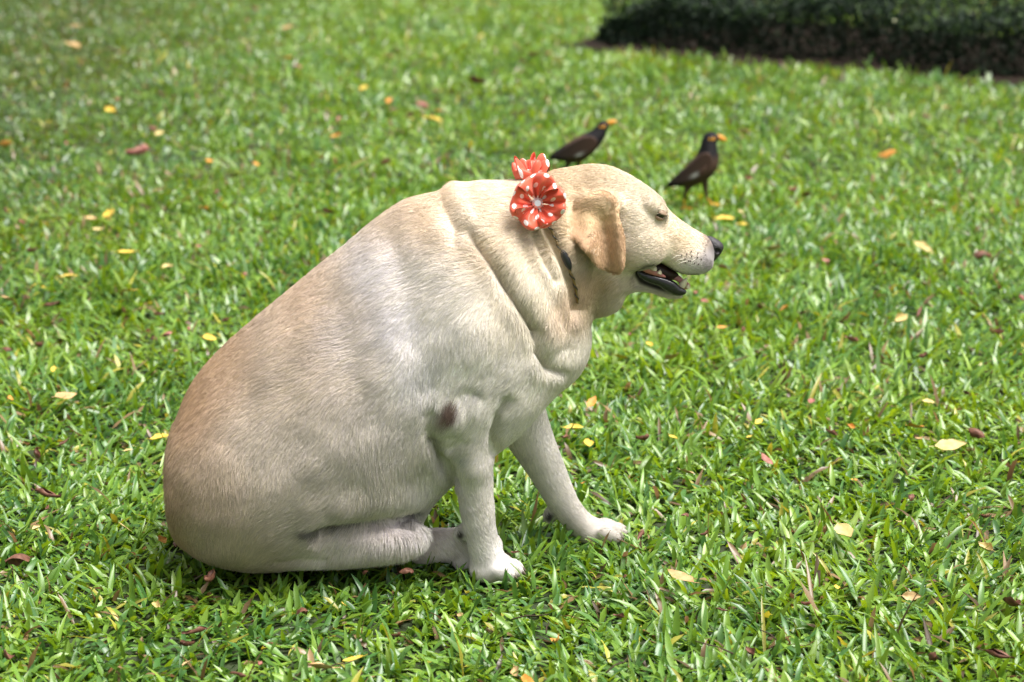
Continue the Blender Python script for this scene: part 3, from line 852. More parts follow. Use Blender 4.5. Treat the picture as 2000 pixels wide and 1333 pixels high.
# whiskers on both upper lips
def tube(name, path, r0, r1, mat, parent, seg=6):
    path = np.array(path, float); n = len(path); V, Fq = [], []
    for i in range(n):
        d = path[min(i + 1, n - 1)] - path[max(i - 1, 0)]; d /= np.linalg.norm(d) + 1e-12
        u_ = np.cross(d, (0.3, 0.9, 0.2)); u_ /= np.linalg.norm(u_); v_ = np.cross(d, u_)
        r = r0 + (r1 - r0) * i / (n - 1)
        for a in range(seg):
            th = 2 * math.pi * a / seg; V.append(path[i] + r * (math.cos(th) * u_ + math.sin(th) * v_))
    for i in range(n - 1):
        for a in range(seg):
            Fq.append((i * seg + a, i * seg + (a + 1) % seg, (i + 1) * seg + (a + 1) % seg, (i + 1) * seg + a))
    caps = [tuple(range(seg))[::-1], tuple(range((n - 1) * seg, n * seg))]
    V = np.array(V)
    tri = [(0, a + 1, a) for a in range(1, seg - 1)] + [((n - 1) * seg, (n - 1) * seg + a, (n - 1) * seg + a + 1) for a in range(1, seg - 1)]
    return link(name, np_mesh(name, V, [np.array(Fq), np.array(tri)]), mat, parent)
M_whisk = mat_plain('whisker', (.75, .70, .60), rough=0.4, spec=0.4)
M_spot = mat_plain('whisker_root', (.09, .065, .055), rough=0.7, spec=0.2)
def surf_pt(px, py, side=-1):
    """point on the dog's skin hit at this profile position (near side, or mirrored)"""
    best = None
    Yg = DY - 0.06
    for _ in range(4):
        x, z = W2(px, py, Yg)
        m = (np.hypot(BV[:, 0] - x, BV[:, 2] - z) < 0.006) & (BV[:, 1] < DY + 0.02)
        if not m.any(): break
        Yg = BV[m][:, 1].min()
    x, z = W2(px, py, Yg)
    return np.array([x, Yg if side < 0 else 2 * DY - Yg, z])
for sy in (-1, 1):
    for cx, cy in ((795,725),(835,765),(880,790),(915,735),(860,705),(910,678),(990,695),(985,748),(950,812),(1030,772),(900,790),(995,828),(840,810)):
        p = surf_pt(1200 + cx / 6.06, 380 + cy / 6.06, sy)
        ball('whisker_root', p, 0.0012, M_spot, dog, seg=6, rings=4)
    for (a, b), (c, d) in (((795,722),(650,765)),((830,766),(690,806)),((870,792),(715,836)),((950,770),(890,830))):
        p0 = surf_pt(1200 + a / 6.06, 380 + b / 6.06, sy); p1 = surf_pt(1200 + c / 6.06, 380 + d / 6.06, sy)
        p1 = p1 + np.array([0, sy * 0.010, 0]); mid = (p0 + p1) / 2 + np.array([0, sy * 0.006, 0.004])
        tube('whisker', [p0, (p0 + mid) / 2 + np.array([0, sy * 0.002, 0.001]), mid, (mid + p1) / 2, p1], 0.00045, 0.00015, M_whisk, dog, seg=4)

# =================================================================== flower collar
M_cloth, n, l, b = mat_new('polka_dot_cloth')
uv = n.new('ShaderNodeUVMap'); uv.uv_map = 'UVMap'
sc_ = n.new('ShaderNodeVectorMath'); sc_.operation = 'SCALE'; sc_.inputs['Scale'].default_value = 1.0
l.new(uv.outputs[0], sc_.inputs[0])
sep = n.new('ShaderNodeSeparateXYZ'); l.new(sc_.outputs[0], sep.inputs[0])
def mth(op, a, bb=None):
    m_ = n.new('ShaderNodeMath'); m_.operation = op
    for i, v_ in enumerate((a, bb)):
        if v_ is None: continue
        if isinstance(v_, (int, float)): m_.inputs[i].default_value = v_
        else: l.new(v_, m_.inputs[i])
    return m_.outputs[0]
row = mth('FLOOR', sep.outputs[1])
odd = mth('MULTIPLY', mth('MODULO', mth('ABSOLUTE', row), 2.0), 0.5)
fx = mth('SUBTRACT', mth('FRACT', mth('ADD', sep.outputs[0], odd)), 0.5)
fy = mth('SUBTRACT', mth('FRACT', sep.outputs[1]), 0.5)
dd = mth('SQRT', mth('ADD', mth('MULTIPLY', fx, fx), mth('MULTIPLY', fy, fy)))
dot = mth('LESS_THAN', dd, 0.215)
mx = n.new('ShaderNodeMix'); mx.data_type = 'RGBA'
mx.inputs[6].default_value = (.70, .105, .058, 1); mx.inputs[7].default_value = (.84, .72, .72, 1)
l.new(dot, mx.inputs[0]); l.new(mx.outputs[2], b.inputs['Base Color'])
b.inputs['Roughness'].default_value = 0.42; b.inputs['Sheen Weight'].default_value = 0.15
b.inputs['Specular IOR Level'].default_value = 0.35
M_gem = mat_plain('rhinestone', (.92, .94, .97), rough=0.03, spec=1.0, Metallic=0.55)
M_gold = mat_plain('gold_thread', (.20, .135, .05), rough=0.4, spec=0.6, noise=0.5, scale=600, Metallic=0.5)
M_blackp = mat_plain('black_clasp', (.012, .012, .014), rough=0.35, spec=0.5)

COLX = [(1046,352),(1050,400),(1062,430),(1079,452),(1088,472),(1095,492),(1104,512),(1116,535),(1124,560),(1127,590),(1132,612)]
cpt = [surf_pt(a, b_) for a, b_ in COLX]
cpt[0][1] = DY; cpt[-1][1] = DY
cent = np.mean(cpt, 0); cent[1] = DY
ring_n = [p + (p - cent) / np.linalg.norm(p - cent) * 0.0025 for p in cpt]
ring_f = [np.array([p[0], 2 * DY - p[1], p[2]]) for p in ring_n[1:-1]][::-1]
path = ring_n + ring_f + [ring_n[0]]
def spline(path, n=120):
    p = np.array(path); d = np.r_[0, np.cumsum(np.linalg.norm(np.diff(p, axis=0), axis=1))]
    q = np.interp(np.linspace(0, d[-1], n), d, p[:, 0]), np.interp(np.linspace(0, d[-1], n), d, p[:, 1]), np.interp(np.linspace(0, d[-1], n), d, p[:, 2])
    q = np.stack(q, 1)
    for _ in range(3): q[1:-1] = (q[:-2] + 2 * q[1:-1] + q[2:]) / 4
    return q
collar = empty('flower_collar', tuple(cent))
tag(collar, 'cord collar with two coral polka-dot fabric flowers round the dog\'s neck', 'collar')
cord = spline(path)
tube('cord', cord, 0.0020, 0.0020, M_gold, collar, seg=8)
# twisted second strand
ang = np.linspace(0, 2 * math.pi * 40, len(cord) * 3)
c3 = np.stack([np.interp(np.linspace(0, 1, len(cord) * 3), np.linspace(0, 1, len(cord)), cord[:, a]) for a in range(3)], 1)
c3[:, 0] += 0.0022 * np.cos(ang); c3[:, 1] += 0.0022 * np.sin(ang)
tube('thread', c3, 0.0011, 0.0011, M_blackp, collar, seg=5)
# black slide clasp on the near side
p0, p1 = surf_pt(1096, 490), surf_pt(1110, 522)
ax = (p1 - p0) / 2; cc = (p0 + p1) / 2 + np.array([0.002, -0.003, 0])
cl_ = Field(cc - 0.04, cc + 0.04, 0.0015)
cl_.add(cl_.ell_field(cc, (0.0185, 0.005, 0.0062), 0.01, rot=math.atan2(ax[2], ax[0])), 0.001)
V, Q = cl_.mesh(1); link('clasp', np_mesh('clasp', V, [Q]), M_blackp, collar)

def rosette(c, nrm, R, npet, seed, gem=True, up=(0, 0, 1), puff=0.5, spin=0.0):
    """gathered cloth flower: overlapping folded petals round a rhinestone"""
    rg = np.random.default_rng(seed)
    nrm = np.array(nrm, float); nrm /= np.linalg.norm(nrm)
    e1 = np.cross(up, nrm); e1 /= np.linalg.norm(e1); e2 = np.cross(nrm, e1)
    M_ = np.stack([e1, e2, nrm], 1)
    fl = empty('flower', tuple(c)); fl.parent = collar
    fl.matrix_parent_inverse = Matrix.Translation(-Vector(collar.location))
    for k in range(npet):
        th0 = spin + 2 * math.pi * (k + rg.uniform(-.12, .12)) / npet
        wid = math.radians(360 / npet * rg.uniform(0.70, 0.82))
        Rk = R * rg.uniform(0.9, 1.08); tilt = rg.uniform(-.15, .25)
        nr, na = 16, 41
        rr = np.linspace(0.07, 1, nr); aa = np.linspace(-1, 1, na)
        RR, AA = np.meshgrid(rr, aa, indexing='ij')
        # petal: a gathered pouch of cloth, pleats running to the centre, rim rolled over
        cupk = (1.0 if k % 2 else -0.55) * rg.uniform(0.8, 1.2)
        roll = np.clip((RR - 0.74) / 0.26, 0, 1)
        rad = Rk * (RR ** 0.8) * (1 - 0.10 * np.abs(AA) ** 2.5) - Rk * 0.13 * roll ** 2
        th = th0 + AA * wid * (0.35 + 0.65 * RR ** 0.5) + 0.10 * np.sin(RR * 4 + k)
        ph = rg.uniform(0, 6.28)
        z = puff * R * (0.62 * np.sin(RR ** 0.9 * 2.3) + 0.10 * RR)                       # whole petal swells out
        z = z + cupk * puff * R * 0.55 * (np.abs(AA) ** 1.8 - 0.45) * RR ** 1.1           # cupped or bulging
        z = z + R * 0.13 * np.sin(AA * rg.uniform(3.6, 5.2) + ph) * RR
        z = z + R * 0.085 * np.cos(AA * 7 + ph) * np.sin(np.clip(RR * 1.5, 0, 1) * math.pi) # pleats
        z = z + R * 0.20 * (np.abs(np.sin(AA * rg.uniform(2.6, 3.6) + ph)) - 0.5) * np.clip(RR * 1.6, 0, 1)          # creased folds
        rad = rad * (1 + 0.06 * np.sin(AA * 4.2 + ph) * RR)
        z = z + tilt * R * RR - R * 0.30 * roll ** 2.2 + (k % 2) * R * 0.06
        X_ = np.stack([rad * np.cos(th), rad * np.sin(th), z], -1).reshape(-1, 3) @ M_.T + np.array(c)
        ix = np.arange(nr * na).reshape(nr, na)
        q = np.stack([ix[:-1, :-1], ix[1:, :-1], ix[1:, 1:], ix[:-1, 1:]], -1).reshape(-1, 4)
        me = np_mesh('petal', X_, [q])
        uvl = me.uv_layers.new(name='UVMap')
        off = rg.uniform(0, 4, 2); ro = rg.uniform(0, 6.28)
        U = (RR * Rk * 1.35) / 0.0245; Vv = (AA * wid * Rk * (0.35 + 0.75 * RR)) / 0.0245
        U2 = U * math.cos(ro) - Vv * math.sin(ro) + off[0] + 20; V2 = U * math.sin(ro) + Vv * math.cos(ro) + off[1] + 20
        li = np.empty(len(me.loops), np.int32); me.loops.foreach_get('vertex_index', li)
        uvl.data.foreach_set('uv', np.stack([U2.ravel()[li], V2.ravel()[li]], 1).astype(np.float32).ravel())
        o = link('petal', me, M_cloth); o.parent = fl
        o.matrix_parent_inverse = Matrix.Translation(-Vector(collar.location) - (Vector(c) - Vector(collar.location)))
        s = o.modifiers.new('thickness', 'SOLIDIFY'); s.thickness = 0.0007
        sb = o.modifiers.new('smooth', 'SUBSURF'); sb.levels = 1; sb.render_levels = 1
    if gem:
        gc = np.array(c) + nrm * R * 0.20
        bm = bmesh.new()
        rings = [(0.0, 0.62, .0052), (0.55, 0.62, 0), (1.0, 0.25, 0), (1.0, -0.05, 0)]
        top = [bm.verts.new(gc + 0.0085 * 0.6 * (math.cos(a) * e1 + math.sin(a) * e2) + nrm * 0.0058) for a in np.arange(8) * math.pi / 4]
        mid = [bm.verts.new(gc + 0.0085 * (math.cos(a) * e1 + math.sin(a) * e2) + nrm * 0.0022) for a in (np.arange(16) + .5) * math.pi / 8]
        bot = [bm.verts.new(gc + 0.0078 * (math.cos(a) * e1 + math.sin(a) * e2) - nrm * 0.002) for a in (np.arange(16) + .5) * math.pi / 8]
        bm.faces.new(top)
        for i in range(8):
            bm.faces.new((top[i], mid[(2 * i - 1) % 16], mid[2 * i])); bm.faces.new((top[i], mid[2 * i], top[(i + 1) % 8])); bm.faces.new((top[(i + 1) % 8], mid[2 * i], mid[2 * i + 1]))
        for i in range(16):
            bm.faces.new((mid[i], bot[i], bot[(i + 1) % 16], mid[(i + 1) % 16]))
        bm.faces.new(bot[::-1])
        bmesh.ops.recalc_face_normals(bm, faces=bm.faces)
        me = bpy.data.meshes.new('rhinestone'); bm.to_mesh(me); bm.free()
        o = link('rhinestone', me, M_gem); o.parent = fl
        o.matrix_parent_inverse = Matrix.Translation(-Vector(c))
    return fl
f1 = surf_pt(1048, 396); c1 = np.array([*W2(1049, 397, f1[1] - 0.018)]); c1 = np.array([c1[0], f1[1] - 0.018, c1[1]])
rosette(c1, (0.05, -1, 0.16), 0.048, 5, 5, puff=0.75, spin=0.45)
c2 = P(1037, 352, DY + 0.015)
rosette(c2, (-0.10, -0.05, 1.0), 0.034, 5, 8, gem=True, up=(0, 1, 0), puff=1.0, spin=0.9)

# =================================================================== lawn
def blades(n, xy, length, width, az, lean, bend, twist, cols, rows, vee, seed=0, z0=0.0):
    """arched, tapering grass blades; vee: three points across (folded midrib), else two"""
    t = np.linspace(0, 1, rows)
    prof = np.interp(t, [0, .12, .35, .6, .82, 1.0], [.45, .8, 1.0, .88, .55, 0.03])
    # centre line: angle from vertical grows along the blade
    th = lean[:, None] + bend[:, None] * t[None, :] ** 1.3
    ds = length[:, None] / (rows - 1)
    sx = np.concatenate([np.zeros((n, 1)), np.cumsum(np.sin((th[:, 1:] + th[:, :-1]) / 2) * ds, 1)], 1)
    sz = np.concatenate([np.zeros((n, 1)), np.cumsum(np.cos((th[:, 1:] + th[:, :-1]) / 2) * ds, 1)], 1)
    ca, sa = np.cos(az)[:, None], np.sin(az)[:, None]
    C = np.stack([xy[:, 0:1] + ca * sx, xy[:, 1:2] + sa * sx, z0 + np.maximum(sz, 0.002)], -1)     # n,rows,3
    tw = twist[:, None] * t[None, :]
    side0 = np.stack([-sa, ca, np.zeros_like(ca)], -1)                                             # n,1,3
    nrm0 = np.stack([-ca * np.cos(th), -sa * np.cos(th), np.sin(th)], -1)                          # n,rows,3
    side = side0 * np.cos(tw)[..., None] + nrm0 * np.sin(tw)[..., None]
    nrm = nrm0 * np.cos(tw)[..., None] - side0 * np.sin(tw)[..., None]
    w = (width[:, None] * prof[None, :] * 0.5)[..., None]
    wav = (np.sin(t[None, :] * 11 + az[:, None] * 5) * 0.12 * width[:, None])[..., None]
    L = C - side * w + nrm * (w * 0.35 + wav); R = C + side * w + nrm * (w * 0.35 - wav)
    if vee:
        V = np.stack([L, C, R], 2); c = 3
    else:
        V = np.stack([L, R], 2); c = 2
    V = V.reshape(-1, 3)
    base = (np.arange(n) * rows * c)[:, None, None]
    r_ = np.arange(rows - 1)[None, :, None] * c; k_ = np.arange(c - 1)[None, None, :]
    i0 = (base + r_ + k_).reshape(-1)
    Q = np.stack([i0, i0 + 1, i0 + 1 + c, i0 + c], 1)
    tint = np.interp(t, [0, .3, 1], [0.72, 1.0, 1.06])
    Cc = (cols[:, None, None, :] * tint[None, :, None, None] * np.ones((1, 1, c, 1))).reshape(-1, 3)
    return V, Q, Cc

M_grass, n, l, b = mat_new('grass_blade')
at = n.new('ShaderNodeAttribute'); at.attribute_name = 'coat'
l.new(at.outputs['Color'], b.inputs['Base Color'])
b.inputs['Roughness'].default_value = 0.36; b.inputs['Specular IOR Level'].default_value = 0.65
tr = n.new('ShaderNodeBsdfTranslucent')
hs = n.new('ShaderNodeHueSaturation'); hs.inputs['Hue'].default_value = 0.475; hs.inputs['Value'].default_value = 1.7; hs.inputs['Saturation'].default_value = 1.1
l.new(at.outputs['Color'], hs.inputs['Color']); l.new(hs.outputs[0], tr.inputs['Color'])
ms = n.new('ShaderNodeMixShader'); ms.inputs[0].default_value = 0.30
out = n['Material Output']
l.new(b.outputs[0], ms.inputs[1]); l.new(tr.outputs[0], ms.inputs[2]); l.new(ms.outputs[0], out.inputs['Surface'])

# where the two birds stand (feet on the lawn surface)
BIRD_Y = (float(G(1364, 404, .018)[1]), float(G(1118, 356, .018)[1]))
BIRD_XY = [(float(P(1364, 404, BIRD_Y[0])[0]), BIRD_Y[0]), (float(P(1118, 356, BIRD_Y[1])[0]), BIRD_Y[1])]
# where the dog sits no blade can stand
fm = BV[BV[:, 2] < 0.016][:, :2]
FH = 0.01
fcell = set(map(tuple, np.floor(fm / FH).astype(int)))
fxs = np.floor(fm / FH).astype(int)
gx0, gy0 = fxs.min(0) - 3; gx1, gy1 = fxs.max(0) + 3
occ = np.zeros((gx1 - gx0 + 1, gy1 - gy0 + 1), bool); occ[fxs[:, 0] - gx0, fxs[:, 1] - gy0] = True
for row_ in range(occ.shape[0]):                       # fill the footprint between its outlines
    w_ = np.where(occ[row_])[0]
    if len(w_) > 1:
        brk = np.where(np.diff(w_) > 14)[0]
        s0 = 0
        for e0 in list(brk) + [len(w_) - 1]:
            occ[row_, w_[s0]:w_[e0] + 1] = True; s0 = e0 + 1
def on_dog(xy):
    c = np.floor(xy / FH).astype(int) - np.array([gx0, gy0])
    ok = (c >= 0).all(1) & (c[:, 0] < occ.shape[0]) & (c[:, 1] < occ.shape[1])
    r = np.zeros(len(xy), bool); r[ok] = occ[c[ok, 0], c[ok, 1]]
    return r
def in_bed(xy, m=0.0):
    s = (xy - BE0) @ bdir; d = (xy - BE0) @ bnor
    j = (vnoise(s * 6, s * 0 + 3, 31) - 0.5) * 0.10
    return (s > -0.05) & (d > j + m) & (d < BED_W) & (s < BED_L)
def lawn_cols(xy, n, rg):
    g1, g2, g3 = np.array((.140, .258, .027)), np.array((.058, .152, .034)), np.array((.215, .325, .036))
    big = vnoise(xy[:, 0] * 2.2 + 50, xy[:, 1] * 2.2 + 50, 41); sm = vnoise(xy[:, 0] * 9 + 50, xy[:, 1] * 9 + 50, 42)
    u = np.clip(rg.normal(0.42, 0.27, n) + (big - 0.5) * 0.45 + (sm - .5) * 0.3, 0, 1)[:, None]
    c = np.where(u < .5, g2 + (g1 - g2) * u * 2, g1 + (g3 - g1) * (u - .5) * 2)
    # tree shade painted into far-left blade colours; turf there also shorter, more dead blades
    shade_wear = np.clip((-xy[:, 0] - 0.55 - 0.06 * (xy[:, 1] - 3)) / 1.5 + (big - .5) * .5, 0, 1) * np.clip((xy[:, 1] - 0.8) / 3.0, 0, 1)
    c = c * (1 - shade_wear[:, None] * np.array((.48, .46, .40)))
    dead = rg.random(n) < 0.05 + 0.05 * shade_wear
    c[dead] = np.array((.20, .13, .06)) * rg.uniform(.35, 1.4, (dead.sum(), 1))
    yel = rg.random(n) < 0.02
    c[yel] = np.array((.36, .34, .05)) * rg.uniform(.7, 1.1, (yel.sum(), 1))
    return c * rg.uniform(.8, 1.2, (n, 1)), shade_wear
def make_lawn(name, d0, d1, dens, rows, vee, lmul, seed, margin=0.55):
    rg = np.random.default_rng(seed)
    wid = lambda d: 0.5 * d * 2000 / FPX + margin
    A = (wid(d0) + wid(d1)) * (d1 - d0); n = int(A * dens)
    d = d0 + (d1 - d0) * rg.random(int(n * 1.6)); x = (rg.random(len(d)) * 2 - 1) * wid(d1)
    k = np.abs(x) < wid(d); d, x = d[k][:n], x[k][:n]
    xy = np.stack([x, d + CAM_Y], 1)
    # tufts: pull blades together a little
    cl = np.floor(xy / 0.05); hsh = ((cl[:, 0] * 928371 + cl[:, 1] * 123457).astype(np.int64)) % 8192
    jt = rg.random((8192, 2)); tgt = (cl + jt[hsh]) * 0.05
    xy = xy + (tgt - xy) * rg.uniform(0, .55, (len(xy), 1))
    thin = vnoise(xy[:, 0] * 5 + 90, xy[:, 1] * 5 + 90, 43)
    keep = ~on_dog(xy) & ~in_bed(xy) & (rg.random(len(xy)) < 0.70 + 0.5 * thin)
    xy = xy[keep]; n = len(xy)
    cols, shade_wear = lawn_cols(xy, n, rg)
    hgt = vnoise(xy[:, 0] * 3 + 20, xy[:, 1] * 3 + 20, 44)
    length = rg.gamma(9, 1 / 9, n) * 0.0405 * lmul * (0.75 + 0.5 * hgt) * (1 - 0.35 * shade_wear)
    width = rg.uniform(.0060, .0116, n) * (lmul ** 0.6)
    fld = vnoise(xy[:, 0] * 4 + 7, xy[:, 1] * 4 + 7, 45) * 9.0
    az = np.where(rg.random(n) < 0.45, fld + rg.normal(0, .8, n), rg.uniform(0, 6.283, n))
    low = rg.random(n) < 0.35
    lean = np.clip(np.where(low, rg.normal(1.15, .25, n), rg.normal(0.72, 0.34, n)), 0.0, 1.5); bend = rg.normal(0.6, 0.4, n); bend = np.minimum(bend, 1.9 - lean)
    bf = np.min([np.hypot(xy[:, 0] - bx, xy[:, 1] - by) for bx, by in BIRD_XY], 0); length = length * np.clip(0.25 + bf / 0.25, 0.25, 1.0)
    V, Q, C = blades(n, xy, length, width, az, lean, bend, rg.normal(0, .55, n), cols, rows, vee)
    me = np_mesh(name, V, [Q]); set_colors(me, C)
    return me, n
GR = [make_lawn('grass', 2.75, 4.6, 10500, 5, True, 1.0, 1, 0.8),
      make_lawn('grass', 4.6, 7.2, 8000, 4, False, 1.05, 2, 1.3),
      make_lawn('grass', 7.2, 16.0, 2900, 3, False, 1.3, 3, 3.0)]
lawn = bpy.data.objects.new('grass', GR[0][0]); COL.objects.link(lawn)
# one lawn, one object: join the three density bands
vs, fs, cs, off = [], [], [], 0
for me, _n in GR:
    v_ = np.empty(len(me.vertices) * 3, np.float32); me.vertices.foreach_get('co', v_); v_ = v_.reshape(-1, 3)
    li = np.empty(len(me.loops), np.int32); me.loops.foreach_get('vertex_index', li)
    c_ = np.empty(len(me.vertices) * 4, np.float32); me.attributes['coat'].data.foreach_get('color', c_)
    vs.append(v_); fs.append(li.reshape(-1, 4) + off); cs.append(c_.reshape(-1, 4)[:, :3]); off += len(v_)
lm = np_mesh('grass', np.concatenate(vs), [np.concatenate(fs)]); set_colors(lm, np.concatenate(cs))
lm.materials.append(M_grass); lawn.data = lm
tag(lawn, 'broad-bladed bright green lawn grass covering the ground', 'grass', kind='stuff')
print('blades', [g[1] for g in GR])

# =================================================================== two mynas
M_bird = mat_attr('bird_plumage', rough=0.7, spec=0.12, noise=0.25, scale=160)
M_beak = mat_plain('bird_beak', (.62, .27, .03), rough=0.4, spec=0.4, noise=0.15, scale=200)
M_patch = mat_plain('eye_patch', (.62, .28, .03), rough=0.5, spec=0.3)
M_wing = mat_attr('bird_wing', rough=0.65, spec=0.15, noise=0.2, scale=160)
M_beye = mat_plain('bird_eye', (.02, .012, .008), rough=0.1, spec=0.7)
def bird(Y, outline, beak, legs, wing, patch, eye, label, depth=1.0):
    ft = np.mean([P(a[2][0], a[2][1], Y) for a in legs], 0)
    root = empty('myna_bird', (ft[0], Y, 0.0)); tag(root, label, 'bird', 'birds on the lawn')
    w = np.array([P(a, b_, Y)[[0, 2]] for a, b_ in outline])
    S = FPX / (Y - CAM_Y)
    f = Field((w[:, 0].min() - .03, Y - .07, -0.004), (w[:, 0].max() + .03, Y + .07, w[:, 1].max() + .02), 0.0016)
    tx = w[:, 0].min()
    kf = lambda X, Z: np.clip((X - tx) / 0.09, 0.25, 1.0) * depth * 1.12
    f.add(f.poly_field(w, Y, k=kf, iters=500, margin=0.02, pix=False), 0.004)
    cols_leg = []
    for i, pts in enumerate(legs):
        yy = Y + (-0.016 if i == 0 else 0.016)
        p = [P(a, b_, yy) for a, b_ in pts]
        p[2][2] = max(p[2][2], 0.012)
        f.add(f.cone_field(p[0], p[1], 0.011, 0.0042, 0.02), 0.008)
        f.add(f.cone_field(p[1], p[2], 0.0034, 0.0032, 0.02), 0.003)
        for dx, dyy in ((.026, 0), (.022, .012), (.022, -.012), (-.018, 0)):
            f.add(f.cone_field(p[2], p[2] + np.array([dx, dyy, -0.002]), 0.0034, 0.002, 0.02), 0.002)
        cols_leg.append(p)
    V, Q = f.mesh(2); V, Q = largest(V, Q)
    V[:, 2] = np.maximum(V[:, 2], 0.001)
    hd = np.array(P(*eye, Y))[[0, 2]]
    dh = np.hypot(V[:, 0] - hd[0], V[:, 2] - hd[1])
    black, brown, belly = np.array((.012, .011, .012)), np.array((.062, .036, .025)), np.array((.095, .066, .05))
    zz = (V[:, 2] - V[:, 2].min())
    wb = np.clip((0.072 - dh) / 0.025, 0, 1)[:, None]
    lo_ = np.array([P(1, 1, Y)[2]]); bz = np.interp(V[:, 2], [0.05, 0.13], [0.8, 0])[:, None]
    c = brown * (1 - bz) + belly * bz
    c = c * (1 - wb) + black * wb
    wt = np.clip((tx + 0.075 - V[:, 0]) / 0.03, 0, 1)[:, None]; c = c * (1 - wt) + black * wt
    for p in cols_leg:
        d = np.hypot(V[:, 0] - (p[1][0] + p[2][0]) / 2, (V[:, 2]) * 0.0)
        m = (V[:, 2] < p[1][2] - 0.002) & (V[:, 2] < 0.045) & (d < 0.05)
        c[m] = (.55, .30, .035)
    me = np_mesh('body', V, [Q]); set_colors(me, c)
    link('body', me, M_bird, root)
    def flat(name, pts, y, mat, k, tmax, h=0.001):
        w_ = np.array([P(a, b_, y)[[0, 2]] for a, b_ in pts])
        ff = Field((w_[:, 0].min() - .004, y - .03, w_[:, 1].min() - .004), (w_[:, 0].max() + .004, y + .03, w_[:, 1].max() + .004), h)
        ff.add(ff.poly_field(w_, y, k=k, tmax=tmax, iters=250, margin=0.004, pix=False), 0.001)
        v_, q_ = ff.mesh(1); return v_, q_
    v_, q_ = flat('beak', beak, Y, None, 0.9, 0.008, 0.0008); link('beak', np_mesh('beak', v_, [q_]), M_beak, root)
    near = lambda px, py: V[(np.hypot(V[:, 0] - P(px, py, Y)[0], V[:, 2] - P(px, py, Y)[2]) < 0.006)][:, 1].min()
    for sy in (-1, 1):
        mir = lambda y: y if sy < 0 else 2 * Y - y
        wy = near(*np.mean(wing, 0)) + 0.002
        v_, q_ = flat('wing', wing, mir(wy), None, 0.8, 0.006)
        lx, lz = v_[:, 0].min(), v_[:, 2].min()
        tt = (v_[:, 0] - lx) / (v_[:, 0].max() - lx)
        cw = np.array((.055, .031, .022)) * tt[:, None] + np.array((.014, .011, .010)) * (1 - tt[:, None])
        pz = np.array(P(*patch, Y))
        m = np.exp(-(((v_[:, 0] - pz[0]) * .9 + (v_[:, 2] - pz[2]) * .5) / 0.014) ** 2 - (((v_[:, 2] - pz[2]) * .9 - (v_[:, 0] - pz[0]) * .5) / 0.006) ** 2)[:, None]
        cw = cw * (1 - m) + np.array((.26, .26, .24)) * m
        me = np_mesh('wing', v_, [q_]); set_colors(me, cw); link('wing', me, M_wing, root)
        ey = mir(near(*eye)); e3 = np.array(P(*eye, Y)); e3[1] = ey
        ball('eye', e3 + np.array([0, -0.0005 * (1 if sy < 0 else -1), 0]), 0.0034, M_beye, root, seg=12, rings=8)
        ff = Field(e3 - 0.02, e3 + 0.02, 0.001)
        ff.add(ff.ell_field(e3 + np.array([0.001, 0.001 if sy < 0 else -0.001, -0.004]), (0.0105, 0.0022, 0.0062), 0.01, rot=0.15), 0.001)
        v_, q_ = ff.mesh(1); link('eye_patch', np_mesh('eye_patch', v_, [q_]), M_patch, root)
    return root
BR = [(1404,264),(1396,259),(1388,256),(1378,260),(1371,273),(1368,288),(1361,305),(1346,320),(1326,338),(1306,356),(1290,368),(1291,372),(1300,370),(1314,365),
      (1330,364),(1346,366),(1362,361),(1381,352),(1396,337),(1404,318),(1404,303),(1399,288),(1400,277),(1406,271)]
bird(BIRD_Y[0], BR, [(1396,262),(1408,264),(1416,269),(1421,274),(1416,277),(1404,275),(1394,275)],
     [[(1346,360),(1336,385),(1337,407)], [(1376,352),(1380,386),(1390,399)]],
     [(1388,300),(1392,318),(1380,336),(1358,350),(1330,358),(1306,362),(1302,358),(1322,342),(1344,324),(1364,306),(1376,298)],
     (1354, 336), (1388, 267), 'dark brown myna standing in full view on the lawn beyond the dog\'s muzzle')
BL = [(1190,241),(1184,236),(1177,234),(1167,241),(1160,254),(1140,262),(1116,275),(1090,291),(1066,309),(1067,314),(1082,312),(1104,316),(1122,319),
      (1138,316),(1155,302),(1174,283),(1183,266),(1185,254),(1192,247)]
bird(BIRD_Y[1], BL, [(1182,238),(1192,235),(1200,234),(1207,237),(1201,242),(1190,246),(1182,246)],
     [[(1112,312),(1106,330),(1104,355)], [(1132,310),(1128,330),(1130,355)]],
     [(1162,268),(1168,280),(1156,296),(1134,306),(1104,310),(1080,309),(1076,306),(1096,292),(1122,276),(1144,266)],
     (1130, 298), (1175, 244), 'dark brown myna half hidden behind the dog\'s head and coral flowers')

# =================================================================== hedge
M_hleaf = mat_attr('hedge_leaf', rough=0.55, spec=0.2)
M_twig = mat_plain('twig_bark', (.055, .038, .026), rough=0.9, spec=0.15, noise=0.4, scale=80)
hedge = empty('clipped_hedge', (*bed(2.6, 0.45), 0.0))
tag(hedge, 'low dark green clipped hedge in a bare soil bed', 'hedge')
rg = np.random.default_rng(77)
HS0, HS1, HD0, HD1 = 0.10, 5.4, 0.20, 1.6
def hedge_top(s): return (0.25 + 0.08 * (vnoise(s * 2.2, s * 0, 61) - 0.5) + 0.05 * (vnoise(s * 8, s * 0 + 2, 62) - .5)) * np.sqrt(np.clip((s - HS0 + .06) / .45, 0.1, 1))
NL = 60000
s = rg.uniform(HS0, HS1, NL); d = rg.uniform(HD0, HD1, NL); u = rg.random(NL)
